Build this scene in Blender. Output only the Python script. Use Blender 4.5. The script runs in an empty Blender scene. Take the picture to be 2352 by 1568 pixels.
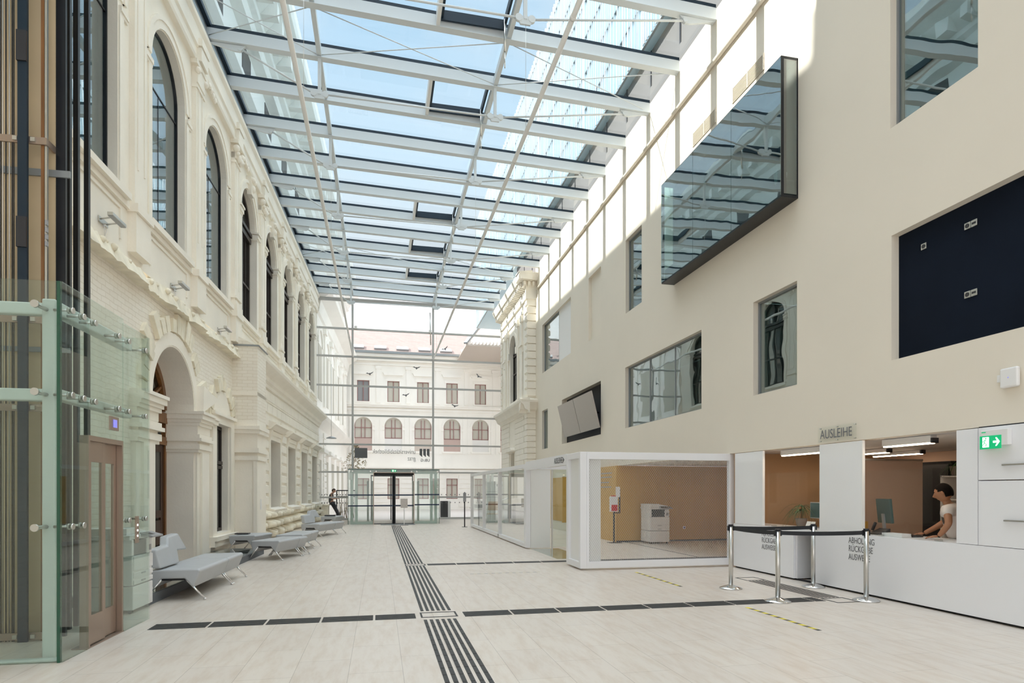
import bpy, bmesh, math, random
from mathutils import Vector, Matrix
PI = math.pi
random.seed(7)
S = bpy.context.scene
COL = S.collection

# ---------------------------------------------------------------- camera
TH = math.radians(12.17)
cam_d = bpy.data.cameras.new('camera')
cam = bpy.data.objects.new('camera', cam_d)
COL.objects.link(cam)
cam.location = (0, 0, 1.5)
cam.rotation_euler = (PI/2, 0, -TH)
cam_d.sensor_width = 36.0
cam_d.lens = 36.0*1410/2352
cam_d.shift_y = 343/2352
cam_d.clip_start = 0.05
cam_d.clip_end = 400
S.camera = cam

# ---------------------------------------------------------------- world, sun, exposure
w = bpy.data.worlds.new('world'); S.world = w; w.use_nodes = True
nt = w.node_tree; nt.nodes.clear()
def N(t, kind, **kw):
    n = t.nodes.new(kind)
    for k, v in kw.items(): setattr(n, k, v)
    return n
out = N(nt, 'ShaderNodeOutputWorld'); bg = N(nt, 'ShaderNodeBackground')
tc = N(nt, 'ShaderNodeTexCoord'); sep = N(nt, 'ShaderNodeSeparateXYZ')
nt.links.new(tc.outputs['Generated'], sep.inputs[0])
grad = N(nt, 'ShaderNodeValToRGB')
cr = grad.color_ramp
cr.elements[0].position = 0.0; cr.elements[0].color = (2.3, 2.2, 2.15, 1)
cr.elements[1].position = 1.0; cr.elements[1].color = (5.6, 5.8, 6.2, 1)  # bright zenith added out of view to light the hall from above
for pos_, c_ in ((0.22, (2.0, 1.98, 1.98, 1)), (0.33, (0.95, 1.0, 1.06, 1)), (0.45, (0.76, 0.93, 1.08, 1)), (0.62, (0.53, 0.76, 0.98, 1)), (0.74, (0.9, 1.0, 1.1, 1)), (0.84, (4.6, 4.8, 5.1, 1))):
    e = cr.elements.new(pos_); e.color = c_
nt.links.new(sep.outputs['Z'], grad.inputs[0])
mp = N(nt, 'ShaderNodeMapping'); mp.inputs['Scale'].default_value = (1.6, 1.0, 2.6)
mp.inputs['Location'].default_value = (0.3, 0.8, 0.1)
nz = N(nt, 'ShaderNodeTexNoise'); nz.inputs['Scale'].default_value = 2.2; nz.inputs['Detail'].default_value = 6
nz.inputs['Roughness'].default_value = 0.5
nt.links.new(tc.outputs['Generated'], mp.inputs[0]); nt.links.new(mp.outputs[0], nz.inputs[0])
cl = N(nt, 'ShaderNodeValToRGB')
cl.color_ramp.elements[0].position = 0.38; cl.color_ramp.elements[0].color = (0, 0, 0, 1)
cl.color_ramp.elements[1].position = 0.72; cl.color_ramp.elements[1].color = (0.75, 0.75, 0.75, 1)
nt.links.new(nz.outputs[0], cl.inputs[0])
mx = N(nt, 'ShaderNodeMix', data_type='RGBA')
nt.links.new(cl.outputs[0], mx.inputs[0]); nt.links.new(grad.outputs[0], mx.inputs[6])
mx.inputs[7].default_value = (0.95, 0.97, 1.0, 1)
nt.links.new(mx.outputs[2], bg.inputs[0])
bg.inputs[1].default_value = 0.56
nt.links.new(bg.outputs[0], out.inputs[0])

sun_d = bpy.data.lights.new('sun', 'SUN'); sun = bpy.data.objects.new('sun', sun_d); COL.objects.link(sun)
EL = math.radians(40.5)
sd = Vector((math.cos(EL), 0.0, -math.sin(EL)))
sun.rotation_euler = sd.to_track_quat('-Z', 'Y').to_euler()
sun_d.energy = 4.2; sun_d.angle = math.radians(0.8); sun_d.color = (1.0, 0.96, 0.90)

vs = S.view_settings
vs.view_transform = 'Standard'; vs.look = 'None'; vs.gamma = 1; vs.use_curve_mapping = False
vs.exposure = 0.85
cy = S.cycles
cy.max_bounces = 14; cy.diffuse_bounces = 7; cy.glossy_bounces = 4; cy.transmission_bounces = 6
cy.transparent_max_bounces = 28
cy.use_denoising = True
cy.use_adaptive_sampling = True; cy.adaptive_threshold = 0.03
cy.sample_clamp_indirect = 6.0
cy.caustics_reflective = False; cy.caustics_refractive = False

# ---------------------------------------------------------------- materials
M = {}
def mat(name, col, rough=0.6, metal=0.0, spec=0.5, emit=None, es=1.0, coat=0.0):
    m = bpy.data.materials.new(name); m.use_nodes = True
    b = m.node_tree.nodes['Principled BSDF']
    b.inputs['Base Color'].default_value = (*col, 1)
    b.inputs['Roughness'].default_value = rough; b.inputs['Metallic'].default_value = metal
    b.inputs['Specular IOR Level'].default_value = spec
    b.inputs['Coat Weight'].default_value = coat
    if emit: b.inputs['Emission Color'].default_value = (*emit, 1); b.inputs['Emission Strength'].default_value = es
    M[name] = m; return m
def vary(name, scale=3.0, amount=0.06, bump=0.0, bscale=60.0, stretch=(1, 1, 1)):
    """soft procedural variation of a material's colour and a fine bump"""
    m = M[name]; t = m.node_tree; b = t.nodes['Principled BSDF']
    base = tuple(b.inputs['Base Color'].default_value)
    tc = N(t, 'ShaderNodeTexCoord'); mp = N(t, 'ShaderNodeMapping'); mp.inputs['Scale'].default_value = stretch
    t.links.new(tc.outputs['Object'], mp.inputs[0])
    n = N(t, 'ShaderNodeTexNoise'); n.inputs['Scale'].default_value = scale; n.inputs['Detail'].default_value = 5
    t.links.new(mp.outputs[0], n.inputs[0])
    r = N(t, 'ShaderNodeValToRGB')
    r.color_ramp.elements[0].position = 0.3; r.color_ramp.elements[1].position = 0.7
    r.color_ramp.elements[0].color = tuple(c*(1-amount) for c in base[:3])+(1,)
    r.color_ramp.elements[1].color = tuple(min(1, c*(1+amount)) for c in base[:3])+(1,)
    t.links.new(n.outputs[0], r.inputs[0]); t.links.new(r.outputs[0], b.inputs['Base Color'])
    if bump:
        n2 = N(t, 'ShaderNodeTexNoise'); n2.inputs['Scale'].default_value = bscale
        t.links.new(mp.outputs[0], n2.inputs[0])
        bp = N(t, 'ShaderNodeBump'); bp.inputs['Strength'].default_value = bump; bp.inputs['Distance'].default_value = 0.02
        t.links.new(n2.outputs[0], bp.inputs['Height']); t.links.new(bp.outputs[0], b.inputs['Normal'])
    return m
mat('plaster_old', (0.88, 0.83, 0.735), 0.8); vary('plaster_old', 1.5, 0.035, 0.15, 25)
mat('plaster_new', (0.765, 0.70, 0.595), 0.85); vary('plaster_new', 0.7, 0.02)
mat('roof_steel', (0.66, 0.70, 0.72), 0.4)
mat('plaster_shaded', (0.85, 0.85, 0.82), 0.85)  # upper wing above the roof: its shade is put into the plaster colour
mat('rail_grey', (0.50, 0.50, 0.49), 0.4)
mat('plaster_out', (0.93, 0.90, 0.85), 0.85); vary('plaster_out', 0.8, 0.03)
mat('stone_rough', (0.82, 0.76, 0.62), 0.85); vary('stone_rough', 4, 0.12, 0.6, 8)
mat('white_steel', (0.82, 0.82, 0.80), 0.4)
mat('white_lacquer', (0.82, 0.82, 0.84), 0.28)
mat('opal_panel', (0.84, 0.84, 0.84), 0.08, spec=0.6, coat=0.6)
mat('black', (0.006, 0.008, 0.012), 0.35)
mat('black_matte', (0.012, 0.012, 0.014), 0.7)
mat('gasket', (0.004, 0.018, 0.035), 0.5)
mat('navy', (0.005, 0.009, 0.018), 0.9, spec=0.15); vary('navy', 1.2, 0.2)
mat('bronze', (0.40, 0.31, 0.25), 0.35, 0.7)
mat('steel', (0.62, 0.61, 0.58), 0.28, 1.0)
mat('brushed', (0.46, 0.43, 0.40), 0.42, 0.75); vary('brushed', 20, 0.06, stretch=(1, 14, 1))
mat('chrome', (0.75, 0.75, 0.75), 0.12, 1.0)
mat('grey_leather', (0.44, 0.455, 0.47), 0.42); vary('grey_leather', 5, 0.03, 0.05, 300)
mat('plinth_grey', (0.13, 0.14, 0.155), 0.6)
mat('wood_dark', (0.05, 0.018, 0.008), 0.35); vary('wood_dark', 3, 0.3, stretch=(8, 8, 0.6))
mat('wood_brown', (0.21, 0.09, 0.028), 0.35); vary('wood_brown', 3, 0.3, stretch=(8, 8, 0.6))
mat('frame_brown', (0.028, 0.02, 0.016), 0.4)
mat('frame_red', (0.33, 0.15, 0.14), 0.5)
mat('gold_wall', (0.58, 0.33, 0.065), 0.45); vary('gold_wall', 1.5, 0.04)
mat('white_paint', (0.80, 0.79, 0.77), 0.7)
mat('room_pink', (0.52, 0.37, 0.28), 0.8)
mat('room_brown', (0.46, 0.29, 0.16), 0.8)
mat('grille', (0.60, 0.54, 0.45), 0.7)
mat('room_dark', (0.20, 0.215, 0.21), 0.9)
mat('curtain', (0.58, 0.55, 0.48), 0.9)
mat('zinc', (0.30, 0.32, 0.33), 0.5, 0.6)
mat('guide_black', (0.035, 0.035, 0.035), 0.6)
mat('tape_yellow', (0.80, 0.66, 0.05), 0.5)
mat('tape_worn', (0.62, 0.57, 0.42), 0.6)
mat('tape_black', (0.05, 0.05, 0.05), 0.5)
mat('lamp_strip', (1, 1, 1), 0.5, emit=(1.0, 0.77, 0.55), es=12.0)
mat('lamp_white', (1, 1, 1), 0.5, emit=(1.0, 0.93, 0.85), es=5.0)
mat('exit_green', (0.0, 0.42, 0.16), 0.5, emit=(0.0, 0.75, 0.28), es=0.16)
mat('exit_white', (1, 1, 1), 0.5, emit=(1, 1, 1), es=0.8)
mat('plastic_white', (0.80, 0.79, 0.78), 0.35)
mat('plastic_grey', (0.33, 0.33, 0.34), 0.45)
mat('plastic_dark', (0.03, 0.03, 0.035), 0.4)
mat('red', (0.62, 0.02, 0.02), 0.4)
mat('paper', (0.82, 0.80, 0.78), 0.8)
mat('screen_blue', (0.03, 0.075, 0.13), 0.2, emit=(0.04, 0.07, 0.10), es=0.5)
mat('screen_teal', (0.05, 0.10, 0.10), 0.25)
mat('leaf', (0.05, 0.12, 0.03), 0.5); mat('leaf_dry', (0.28, 0.22, 0.11), 0.7)
mat('terracotta', (0.25, 0.2, 0.17), 0.8)
mat('skin', (0.42, 0.19, 0.10), 0.5); mat('skin_light', (0.55, 0.30, 0.20), 0.5)
mat('hair', (0.010, 0.007, 0.006), 0.8, spec=0.1)
mat('shirt_white', (0.72, 0.66, 0.64), 0.8); mat('shirt_print', (0.10, 0.075, 0.06), 0.8)
mat('trousers', (0.015, 0.015, 0.02), 0.8)
mat('roof_tile', (0.56, 0.42, 0.38), 0.8)
mat('roof_sheet', (0.60, 0.52, 0.46), 0.7)
mat('wood_chair', (0.50, 0.27, 0.12), 0.4)
mat('pavement', (0.62, 0.57, 0.54), 0.8)
mat('shaft_tan', (0.56, 0.44, 0.28), 0.7); vary('shaft_tan', 1.5, 0.06)
mat('green_steel', (0.66, 0.71, 0.67), 0.35)
mat('navy_band', (0.01, 0.03, 0.07), 0.4)
mat('fin_white', (0.80, 0.86, 0.90), 0.3)
mat('light_blue_fin', (0.46, 0.62, 0.70), 0.3)
mat('soffit', (0.20, 0.19, 0.185), 0.7)
mat('glass_edge', (0.0, 0.07, 0.035), 0.1, spec=0.8)
mat('copper_green', (0.20, 0.36, 0.33), 0.8)
mat('blue_display', (0.1, 0.1, 0.4), 0.3, emit=(0.2, 0.2, 0.6), es=0.6)
mat('decal_grey', (0.16, 0.16, 0.17), 0.7)
mat('decal_soft', (0.30, 0.30, 0.31), 0.7)

def glass(name, tint, f0=0.04, gl=1.0, wave=0.0):
    """thin sheet glass: tinted see-through mixed with a mirror by Schlick's Fresnel curve"""
    m = bpy.data.materials.new(name); m.use_nodes = True; t = m.node_tree; t.nodes.clear()
    o = N(t, 'ShaderNodeOutputMaterial'); mixn = N(t, 'ShaderNodeMixShader')
    tr = N(t, 'ShaderNodeBsdfTransparent'); tr.inputs[0].default_value = (*tint, 1)
    g = N(t, 'ShaderNodeBsdfGlossy'); g.inputs['Roughness'].default_value = 0.0
    g.inputs['Color'].default_value = (gl, gl, gl, 1)
    lw = N(t, 'ShaderNodeLayerWeight'); pw = N(t, 'ShaderNodeMath', operation='POWER'); pw.inputs[1].default_value = 5.0
    ma = N(t, 'ShaderNodeMath', operation='MULTIPLY_ADD'); ma.inputs[1].default_value = 1-f0; ma.inputs[2].default_value = f0
    t.links.new(lw.outputs['Facing'], pw.inputs[0]); t.links.new(pw.outputs[0], ma.inputs[0])
    t.links.new(ma.outputs[0], mixn.inputs[0]); t.links.new(tr.outputs[0], mixn.inputs[1]); t.links.new(g.outputs[0], mixn.inputs[2])
    t.links.new(mixn.outputs[0], o.inputs[0])
    if wave:
        tc = N(t, 'ShaderNodeTexCoord'); n = N(t, 'ShaderNodeTexNoise'); n.inputs['Scale'].default_value = 1.6
        n.inputs['Detail'].default_value = 1
        t.links.new(tc.outputs['Object'], n.inputs[0]); bp = N(t, 'ShaderNodeBump')
        bp.inputs['Strength'].default_value = wave; bp.inputs['Distance'].default_value = 0.02
        t.links.new(n.outputs[0], bp.inputs['Height']); t.links.new(bp.outputs[0], g.inputs['Normal'])
    M[name] = m
glass('glass_roof', (0.95, 0.98, 0.985), 0.01)
glass('glass_clear', (0.98, 0.99, 0.985), 0.01)
glass('glass_green', (0.895, 0.94, 0.92), 0.045)
glass('glass_door', (0.80, 0.84, 0.82), 0.04)
glass('glass_teal', (0.60, 0.78, 0.78), 0.28, 0.92, 0.10)
glass('glass_old', (0.45, 0.48, 0.48), 0.10, 0.9, 0.06)
glass('glass_modern', (0.55, 0.70, 0.74), 0.28, 0.92, 0.05)

# floor: cream travertine boards 0.9 x 0.44 m
def floor_mat():
    m = bpy.data.materials.new('floor_stone'); m.use_nodes = True; t = m.node_tree; b = t.nodes['Principled BSDF']
    tc = N(t, 'ShaderNodeTexCoord'); mp = N(t, 'ShaderNodeMapping')
    mp.inputs['Rotation'].default_value = (0, 0, PI/2); mp.inputs['Location'].default_value = (0.25, 0.25, 0)
    t.links.new(tc.outputs['Object'], mp.inputs[0])
    br = N(t, 'ShaderNodeTexBrick'); br.inputs['Scale'].default_value = 1.0
    br.inputs['Brick Width'].default_value = 0.9; br.inputs['Row Height'].default_value = 0.44
    br.inputs['Mortar Size'].default_value = 0.0022; br.inputs['Bias'].default_value = 0.0
    br.inputs['Color1'].default_value = (0.675, 0.61, 0.54, 1); br.inputs['Color2'].default_value = (0.645, 0.58, 0.515, 1)
    br.inputs['Mortar'].default_value = (0.40, 0.35, 0.30, 1)
    t.links.new(mp.outputs[0], br.inputs[0])
    mp2 = N(t, 'ShaderNodeMapping'); mp2.inputs['Scale'].default_value = (6.0, 1.2, 1); mp2.inputs['Rotation'].default_value = (0, 0, -0.5)
    t.links.new(tc.outputs['Object'], mp2.inputs[0])
    n = N(t, 'ShaderNodeTexNoise'); n.inputs['Scale'].default_value = 1.6; n.inputs['Detail'].default_value = 8; n.inputs['Roughness'].default_value = 0.65
    t.links.new(mp2.outputs[0], n.inputs[0])
    r = N(t, 'ShaderNodeValToRGB'); r.color_ramp.elements[0].position = 0.36; r.color_ramp.elements[0].color = (0.90, 0.86, 0.82, 1)
    r.color_ramp.elements[1].position = 0.56; r.color_ramp.elements[1].color = (1, 1, 1, 1)
    t.links.new(n.outputs[0], r.inputs[0])
    mu = N(t, 'ShaderNodeMix', data_type='RGBA', blend_type='MULTIPLY'); mu.inputs[0].default_value = 1
    t.links.new(br.outputs[0], mu.inputs[6]); t.links.new(r.outputs[0], mu.inputs[7])
    t.links.new(mu.outputs[2], b.inputs['Base Color'])
    b.inputs['Roughness'].default_value = 0.33; b.inputs['Specular IOR Level'].default_value = 0.45
    M['floor_stone'] = m
floor_mat()
def brick_mat(name, c1, c2, mortar, bw, rh, ms, bump, swap=True, rough=0.85):
    m = bpy.data.materials.new(name); m.use_nodes = True; t = m.node_tree; b = t.nodes['Principled BSDF']
    tc = N(t, 'ShaderNodeTexCoord'); sp = N(t, 'ShaderNodeSeparateXYZ'); cb = N(t, 'ShaderNodeCombineXYZ')
    t.links.new(tc.outputs['Object'], sp.inputs[0])
    ad = N(t, 'ShaderNodeMath', operation='ADD')
    t.links.new(sp.outputs['X'], ad.inputs[0]); t.links.new(sp.outputs['Y'], ad.inputs[1])
    nd = N(t, 'ShaderNodeTexNoise'); nd.inputs['Scale'].default_value = 3.0
    t.links.new(tc.outputs['Object'], nd.inputs[0])
    mm = N(t, 'ShaderNodeMath', operation='MULTIPLY_ADD'); mm.inputs[1].default_value = 0.05 if bump > 0.3 else 0.0
    t.links.new(nd.outputs[0], mm.inputs[0]); t.links.new(sp.outputs['Z'], mm.inputs[2])
    t.links.new(ad.outputs[0], cb.inputs[0]); t.links.new(mm.outputs[0], cb.inputs[1])
    br = N(t, 'ShaderNodeTexBrick'); br.inputs['Scale'].default_value = 1
    br.inputs['Brick Width'].default_value = bw; br.inputs['Row Height'].default_value = rh; br.inputs['Mortar Size'].default_value = ms
    br.inputs['Mortar Smooth'].default_value = 0.4
    br.inputs['Color1'].default_value = (*c1, 1); br.inputs['Color2'].default_value = (*c2, 1); br.inputs['Mortar'].default_value = (*mortar, 1)
    t.links.new(cb.outputs[0], br.inputs[0]); t.links.new(br.outputs[0], b.inputs['Base Color'])
    bp = N(t, 'ShaderNodeBump'); bp.inputs['Strength'].default_value = bump; bp.inputs['Distance'].default_value = 0.02; bp.invert = True
    t.links.new(br.outputs['Fac'], bp.inputs['Height'])
    t.links.new(bp.outputs[0], b.inputs['Normal']); b.inputs['Roughness'].default_value = rough
    M[name] = m
brick_mat('brick_painted', (0.88, 0.83, 0.735), (0.85, 0.795, 0.695), (0.75, 0.68, 0.565), 0.26, 0.085, 0.006, 0.45)
brick_mat('roof_tiles', (0.38, 0.285, 0.26), (0.34, 0.25, 0.23), (0.25, 0.19, 0.175), 0.3, 0.22, 0.02, 0.3)

# ---------------------------------------------------------------- mesh helper
class MB:
    def __init__(s): s.v = []; s.f = []; s.sm = []; s.k = -1
    def add(s, vs, fs, smooth=False):
        b = len(s.v); s.v += [tuple(p) for p in vs]
        for f in fs: s.f.append(tuple(b+i for i in f)); s.sm.append(smooth)
        return s
    def box(s, x0, y0, z0, x1, y1, z1, raw=False):
        if x1 < x0: x0, x1 = x1, x0
        if y1 < y0: y0, y1 = y1, y0
        if z1 < z0: z0, z1 = z1, z0
        if not raw:                        # hair-thin differences keep touching boxes from sharing a face
            s.k = (s.k+1) % 5; d = min(.0002*(s.k+1), .06*min(x1-x0, y1-y0, z1-z0))
            x0 += d; y0 += d; z0 += d; x1 -= d; y1 -= d; z1 -= d
        return s.add([(x0,y0,z0),(x1,y0,z0),(x1,y1,z0),(x0,y1,z0),(x0,y0,z1),(x1,y0,z1),(x1,y1,z1),(x0,y1,z1)],
                     [(0,3,2,1),(4,5,6,7),(0,1,5,4),(1,2,6,5),(2,3,7,6),(3,0,4,7)])
    def hexa(s, bot, top):
        return s.add(list(bot)+list(top), [(3,2,1,0),(4,5,6,7),(0,1,5,4),(1,2,6,5),(2,3,7,6),(3,0,4,7)])
    def quad(s, a, b, c, d): return s.add([a,b,c,d], [(0,1,2,3)])
    def tube(s, p, q, r, n=10, r2=None):
        p = Vector(p); q = Vector(q); r2 = r if r2 is None else r2
        d = (q-p).normalized(); u = d.orthogonal().normalized(); w_ = d.cross(u)
        a = []
        for c, rr in ((p, r), (q, r2)):
            for i in range(n):
                t = 2*PI*i/n; a.append(c+u*math.cos(t)*rr+w_*math.sin(t)*rr)
        s.add(a, [(i, (i+1) % n, n+(i+1) % n, n+i) for i in range(n)], True)
        b = len(s.v)-2*n
        s.f.append(tuple(b+i for i in reversed(range(n)))); s.sm.append(False)
        s.f.append(tuple(b+n+i for i in range(n))); s.sm.append(False)
        return s
    def path(s, pts, r, n=8):
        for a, b in zip(pts, pts[1:]): s.tube(a, b, r, n)
        for c in pts[1:-1]: s.ball(c, r, 6)
        return s
    def bar(s, p, q, w_, h, up=(0,0,1)):
        p = Vector(p); q = Vector(q); d = (q-p).normalized(); up = Vector(up)
        sd_ = d.cross(up).normalized(); u = sd_.cross(d).normalized()
        a = []
        for c in (p, q):
            a += [c-sd_*w_/2-u*h/2, c+sd_*w_/2-u*h/2, c+sd_*w_/2+u*h/2, c-sd_*w_/2+u*h/2]
        return s.add(a, [(0,3,2,1),(4,5,6,7),(0,1,5,4),(1,2,6,5),(2,3,7,6),(3,0,4,7)][0:0]+[(0,1,5,4),(1,2,6,5),(2,3,7,6),(3,0,4,7),(3,2,1,0),(4,5,6,7)])
    def ball(s, c, r, n=10, sc=(1,1,1)):
        c = Vector(c); vs = []; fs = []; m = max(4, n//2+1)
        for j in range(m+1):
            ph = PI*j/m
            for i in range(n):
                t = 2*PI*i/n
                vs.append((c.x+r*sc[0]*math.sin(ph)*math.cos(t), c.y+r*sc[1]*math.sin(ph)*math.sin(t), c.z+r*sc[2]*math.cos(ph)))
        for j in range(m):
            for i in range(n): fs.append((j*n+i, (j+1)*n+i, (j+1)*n+(i+1) % n, j*n+(i+1) % n))
        return s.add(vs, fs, True)
    def lathe(s, c, prof, n=24):
        c = Vector(c); vs = []; fs = []
        for r, z in prof:
            for i in range(n):
                t = 2*PI*i/n; vs.append((c.x+r*math.cos(t), c.y+r*math.sin(t), c.z+z))
        for j in range(len(prof)-1):
            for i in range(n): fs.append((j*n+i, j*n+(i+1) % n, (j+1)*n+(i+1) % n, (j+1)*n+i))
        s.add(vs, fs, True)
        b = len(s.v)-len(prof)*n
        if prof[0][0] > 1e-4: s.f.append(tuple(b+i for i in reversed(range(n)))); s.sm.append(False)
        if prof[-1][0] > 1e-4: s.f.append(tuple(b+(len(prof)-1)*n+i for i in range(n))); s.sm.append(False)
        return s
    def prism(s, poly, axis, a, b):
        """extrude a 2-D polygon along axis 'x','y' or 'z' from a to b"""
        def P(u, v, t):
            return {'x': (t, u, v), 'y': (u, t, v), 'z': (u, v, t)}[axis]
        n = len(poly)
        s.add([P(u, v, a) for u, v in poly]+[P(u, v, b) for u, v in poly],
              [tuple(reversed(range(n))), tuple(range(n, 2*n))]+[(i, (i+1) % n, n+(i+1) % n, n+i) for i in range(n)])
        return s
    def build(s, name, m, parent=None, mw=None, bev=0, seg=2, fix=True):
        me = bpy.data.meshes.new(name); me.from_pydata(s.v, [], s.f); me.update()
        me.polygons.foreach_set('use_smooth', s.sm)
        if fix:
            bm = bmesh.new(); bm.from_mesh(me); bmesh.ops.recalc_face_normals(bm, faces=bm.faces); bm.to_mesh(me); bm.free()
        o = bpy.data.objects.new(name, me); COL.objects.link(o)
        me.materials.append(M[m] if isinstance(m, str) else m)
        if parent is not None: o.parent = parent
        if mw is not None: o.matrix_basis = mw
        if bev:
            b = o.modifiers.new('soft_edges', 'BEVEL'); b.width = bev; b.segments = seg; b.limit_method = 'ANGLE'
        return o
# frame of the old wall on the left: x into the hall, y along the wall, z up
LM = Matrix.Translation((-4.39, 0, 0)) @ Matrix.Rotation(-math.radians(2.19), 4, 'Z')
def LP(x, y, z=0): return LM @ Vector((x, y, z))
def LMT(x, y, z=0, rz=0): return LM @ Matrix.Translation((x, y, z)) @ Matrix.Rotation(rz, 4, 'Z')
def tag(o, label, cat, group=None):
    o['label'] = label; o['category'] = cat
    if group: o['group'] = group
    return o
def struct(o, label=None):
    o['kind'] = 'structure'
    if label: o['label'] = label
    return o
def thing(name, label=None, cat=None, mw=None, group=None):
    o = bpy.data.objects.new(name, None); COL.objects.link(o); o.empty_display_size = 0.2
    if mw is not None:
        o.matrix_basis = mw if isinstance(mw, Matrix) else Matrix.Translation(mw)
    if label: tag(o, label, cat, group)
    return o
def copy_tree(o, parent=None):
    c = o.copy(); COL.objects.link(c); c.parent = parent
    for ch in list(o.children): copy_tree(ch, c)
    return c
def text(body, name, m, size, mw, parent=None, sx=1.0, depth=0.002, align='LEFT', spacing=1.0, offset=0.0):
    cu = bpy.data.curves.new(name, 'FONT'); cu.body = body; cu.size = size; cu.extrude = depth
    cu.align_x = align; cu.space_line = spacing; cu.offset = offset
    cu.materials.append(M[m]); o = bpy.data.objects.new(name, cu); COL.objects.link(o)
    bpy.context.view_layer.update()
    me = bpy.data.meshes.new_from_object(o.evaluated_get(bpy.context.evaluated_depsgraph_get()))
    bpy.data.objects.remove(o); me.materials.clear(); me.materials.append(M[m])
    o = bpy.data.objects.new(name, me); COL.objects.link(o)
    if parent is not None: o.parent = parent
    o.matrix_basis = mw @ Matrix.Diagonal((sx, 1, 1, 1)); return o
# text frames: on the right wall (readable from the hall) and on planes facing the camera
def on_right(x, y, z): return Matrix.Translation((x, y, z)) @ Matrix(((0,0,-1,0),(-1,0,0,0),(0,1,0,0),(0,0,0,1)))
def facing(x, y, z): return Matrix.Translation((x, y, z)) @ Matrix.Rotation(PI/2, 4, 'X')
ORD = ['first','second','third','fourth','fifth','sixth','seventh','eighth','ninth','tenth','eleventh','twelfth',
       'thirteenth','fourteenth','fifteenth','sixteenth','seventeenth','eighteenth','nineteenth','twentieth',
       'twenty-first','twenty-second','twenty-third','twenty-fourth','twenty-fifth']

def wall_holes(mb, y0, y1, z0, z1, holes, x_front, x_back, inward=1):
    """wall slab with rectangular or arched holes: (ya, yb, za, zb, arched, depth)"""
    ys = sorted({y0, y1, *[h[0] for h in holes], *[h[1] for h in holes]})
    zs = sorted({z0, z1, *[h[2] for h in holes], *[h[3] for h in holes]})
    ys = [v for v in ys if y0 <= v <= y1]; zs = [v for v in zs if z0 <= v <= z1]
    for i in range(len(ys)-1):
        run = None
        for j in range(len(zs)-1):
            ym = (ys[i]+ys[i+1])/2; zm = (zs[j]+zs[j+1])/2
            solid = not any(h[0] < ym < h[1] and h[2] < zm < h[3] for h in holes)
            if solid and run is None: run = zs[j]
            if not solid and run is not None:
                mb.box(x_back, ys[i], run, x_front, ys[i+1], zs[j], True); run = None
        if run is not None: mb.box(x_back, ys[i], run, x_front, ys[i+1], z1, True)
    for h in holes:
        if len(h) > 4 and h[4]:
            yc = (h[0]+h[1])/2; r = (h[1]-h[0])/2; n = 20
            pts = [(yc+r*math.cos(PI*k/n), h[3]-r+r*math.sin(PI*k/n)) for k in range(n+1)]
            for side in (0, 1):
                seg = pts[:n//2+1] if side == 0 else pts[n//2:]
                cy_ = h[1] if side == 0 else h[0]
                for a, b in zip(seg, seg[1:]):
                    mb.add([(x_front, *a), (x_front, *b), (x_front, cy_, h[3]),
                            (x_back, *a), (x_back, *b), (x_back, cy_, h[3])],
                           [(0, 1, 2), (3, 5, 4), (0, 3, 4, 1)])
    return mb
# ================================================================ floor, right wall, ceilings
XR = 6.83
def Xl(y): return -4.39+0.03824*y
struct(MB().box(-8, -6, -0.2, 13.2, 32.7, 0).build('floor', 'floor_stone'), 'pale travertine hall floor laid in long narrow boards')
struct(MB().box(-45, 32.7, -0.2, 60, 75, -0.01).build('ground', 'pavement'), 'pale pavement of the courtyard beyond the glass end wall')
rw = MB()
recesses = [(3.6, 7.10, 3.28, 4.98), (5.86, 7.12, 6.45, 8.6), (9.04, 10.27, 3.28, 5.02), (12.16, 16.39, 3.28, 5.0),
            (15.27, 16.36, 6.53, 8.6), (18.36, 19.52, 6.5, 8.6), (21.48, 25.5, 6.54, 8.6), (24.63, 25.54, 3.28, 4.93),
            (18.36, 22.6, 3.29, 4.98), (1.5, 4.2, 6.45, 8.6), (-3, 0.5, 3.28, 5.0)]
wall_holes(rw, -6, 26.67, 2.24, 11.5, recesses, XR, XR+0.22)
struct(rw.build('wall_right', 'plaster_new'), 'smooth cream plaster wall above the service counters')
struct(MB().box(XR-0.05, 17.06, 0, XR+0.2, 26.6, 2.238).build('wall_right_lower', 'gold_wall'), 'lower part of right wall painted ochre behind glass room')
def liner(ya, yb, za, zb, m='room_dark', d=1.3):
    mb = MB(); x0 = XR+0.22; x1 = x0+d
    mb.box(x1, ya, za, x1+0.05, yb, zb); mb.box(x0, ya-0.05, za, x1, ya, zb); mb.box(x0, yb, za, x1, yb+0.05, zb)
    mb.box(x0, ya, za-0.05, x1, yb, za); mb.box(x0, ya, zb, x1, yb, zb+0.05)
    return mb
wn = [0]
def right_window(ya, yb, za, zb, label, divs=(), g='glass_teal', xg=XR+0.12, inside='room_dark', fr='zinc'):
    wn[0] += 1
    t = thing('window_%d' % wn[0]); struct(t, label)
    f = MB(); e_ = 0.035
    f.box(xg-.02, ya, za, xg+.04, ya+e_, zb).box(xg-.02, yb-e_, za, xg+.04, yb, zb)
    f.box(xg-.02, ya, za, xg+.04, yb, za+e_).box(xg-.02, ya, zb-e_, xg+.04, yb, zb)
    for d in divs: f.box(xg-.012, d-.012, za, xg+.03, d+.012, zb)
    f.build('window_frame', fr, t)
    ed = [ya, *sorted(divs), yb]
    for a, b in zip(ed, ed[1:]): MB().box(xg, a, za, xg+0.012, b, zb).build('glass_pane', g, t)
    liner(ya, yb, za, zb, inside).build('window_room', inside, t)
    return t
right_window(5.86, 7.12, 6.45, 8.6, 'tall teal window high up above the dark wall recess')
right_window(9.04, 10.27, 3.28, 5.02, 'upright window reflecting an arched window, above the lending sign')
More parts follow.
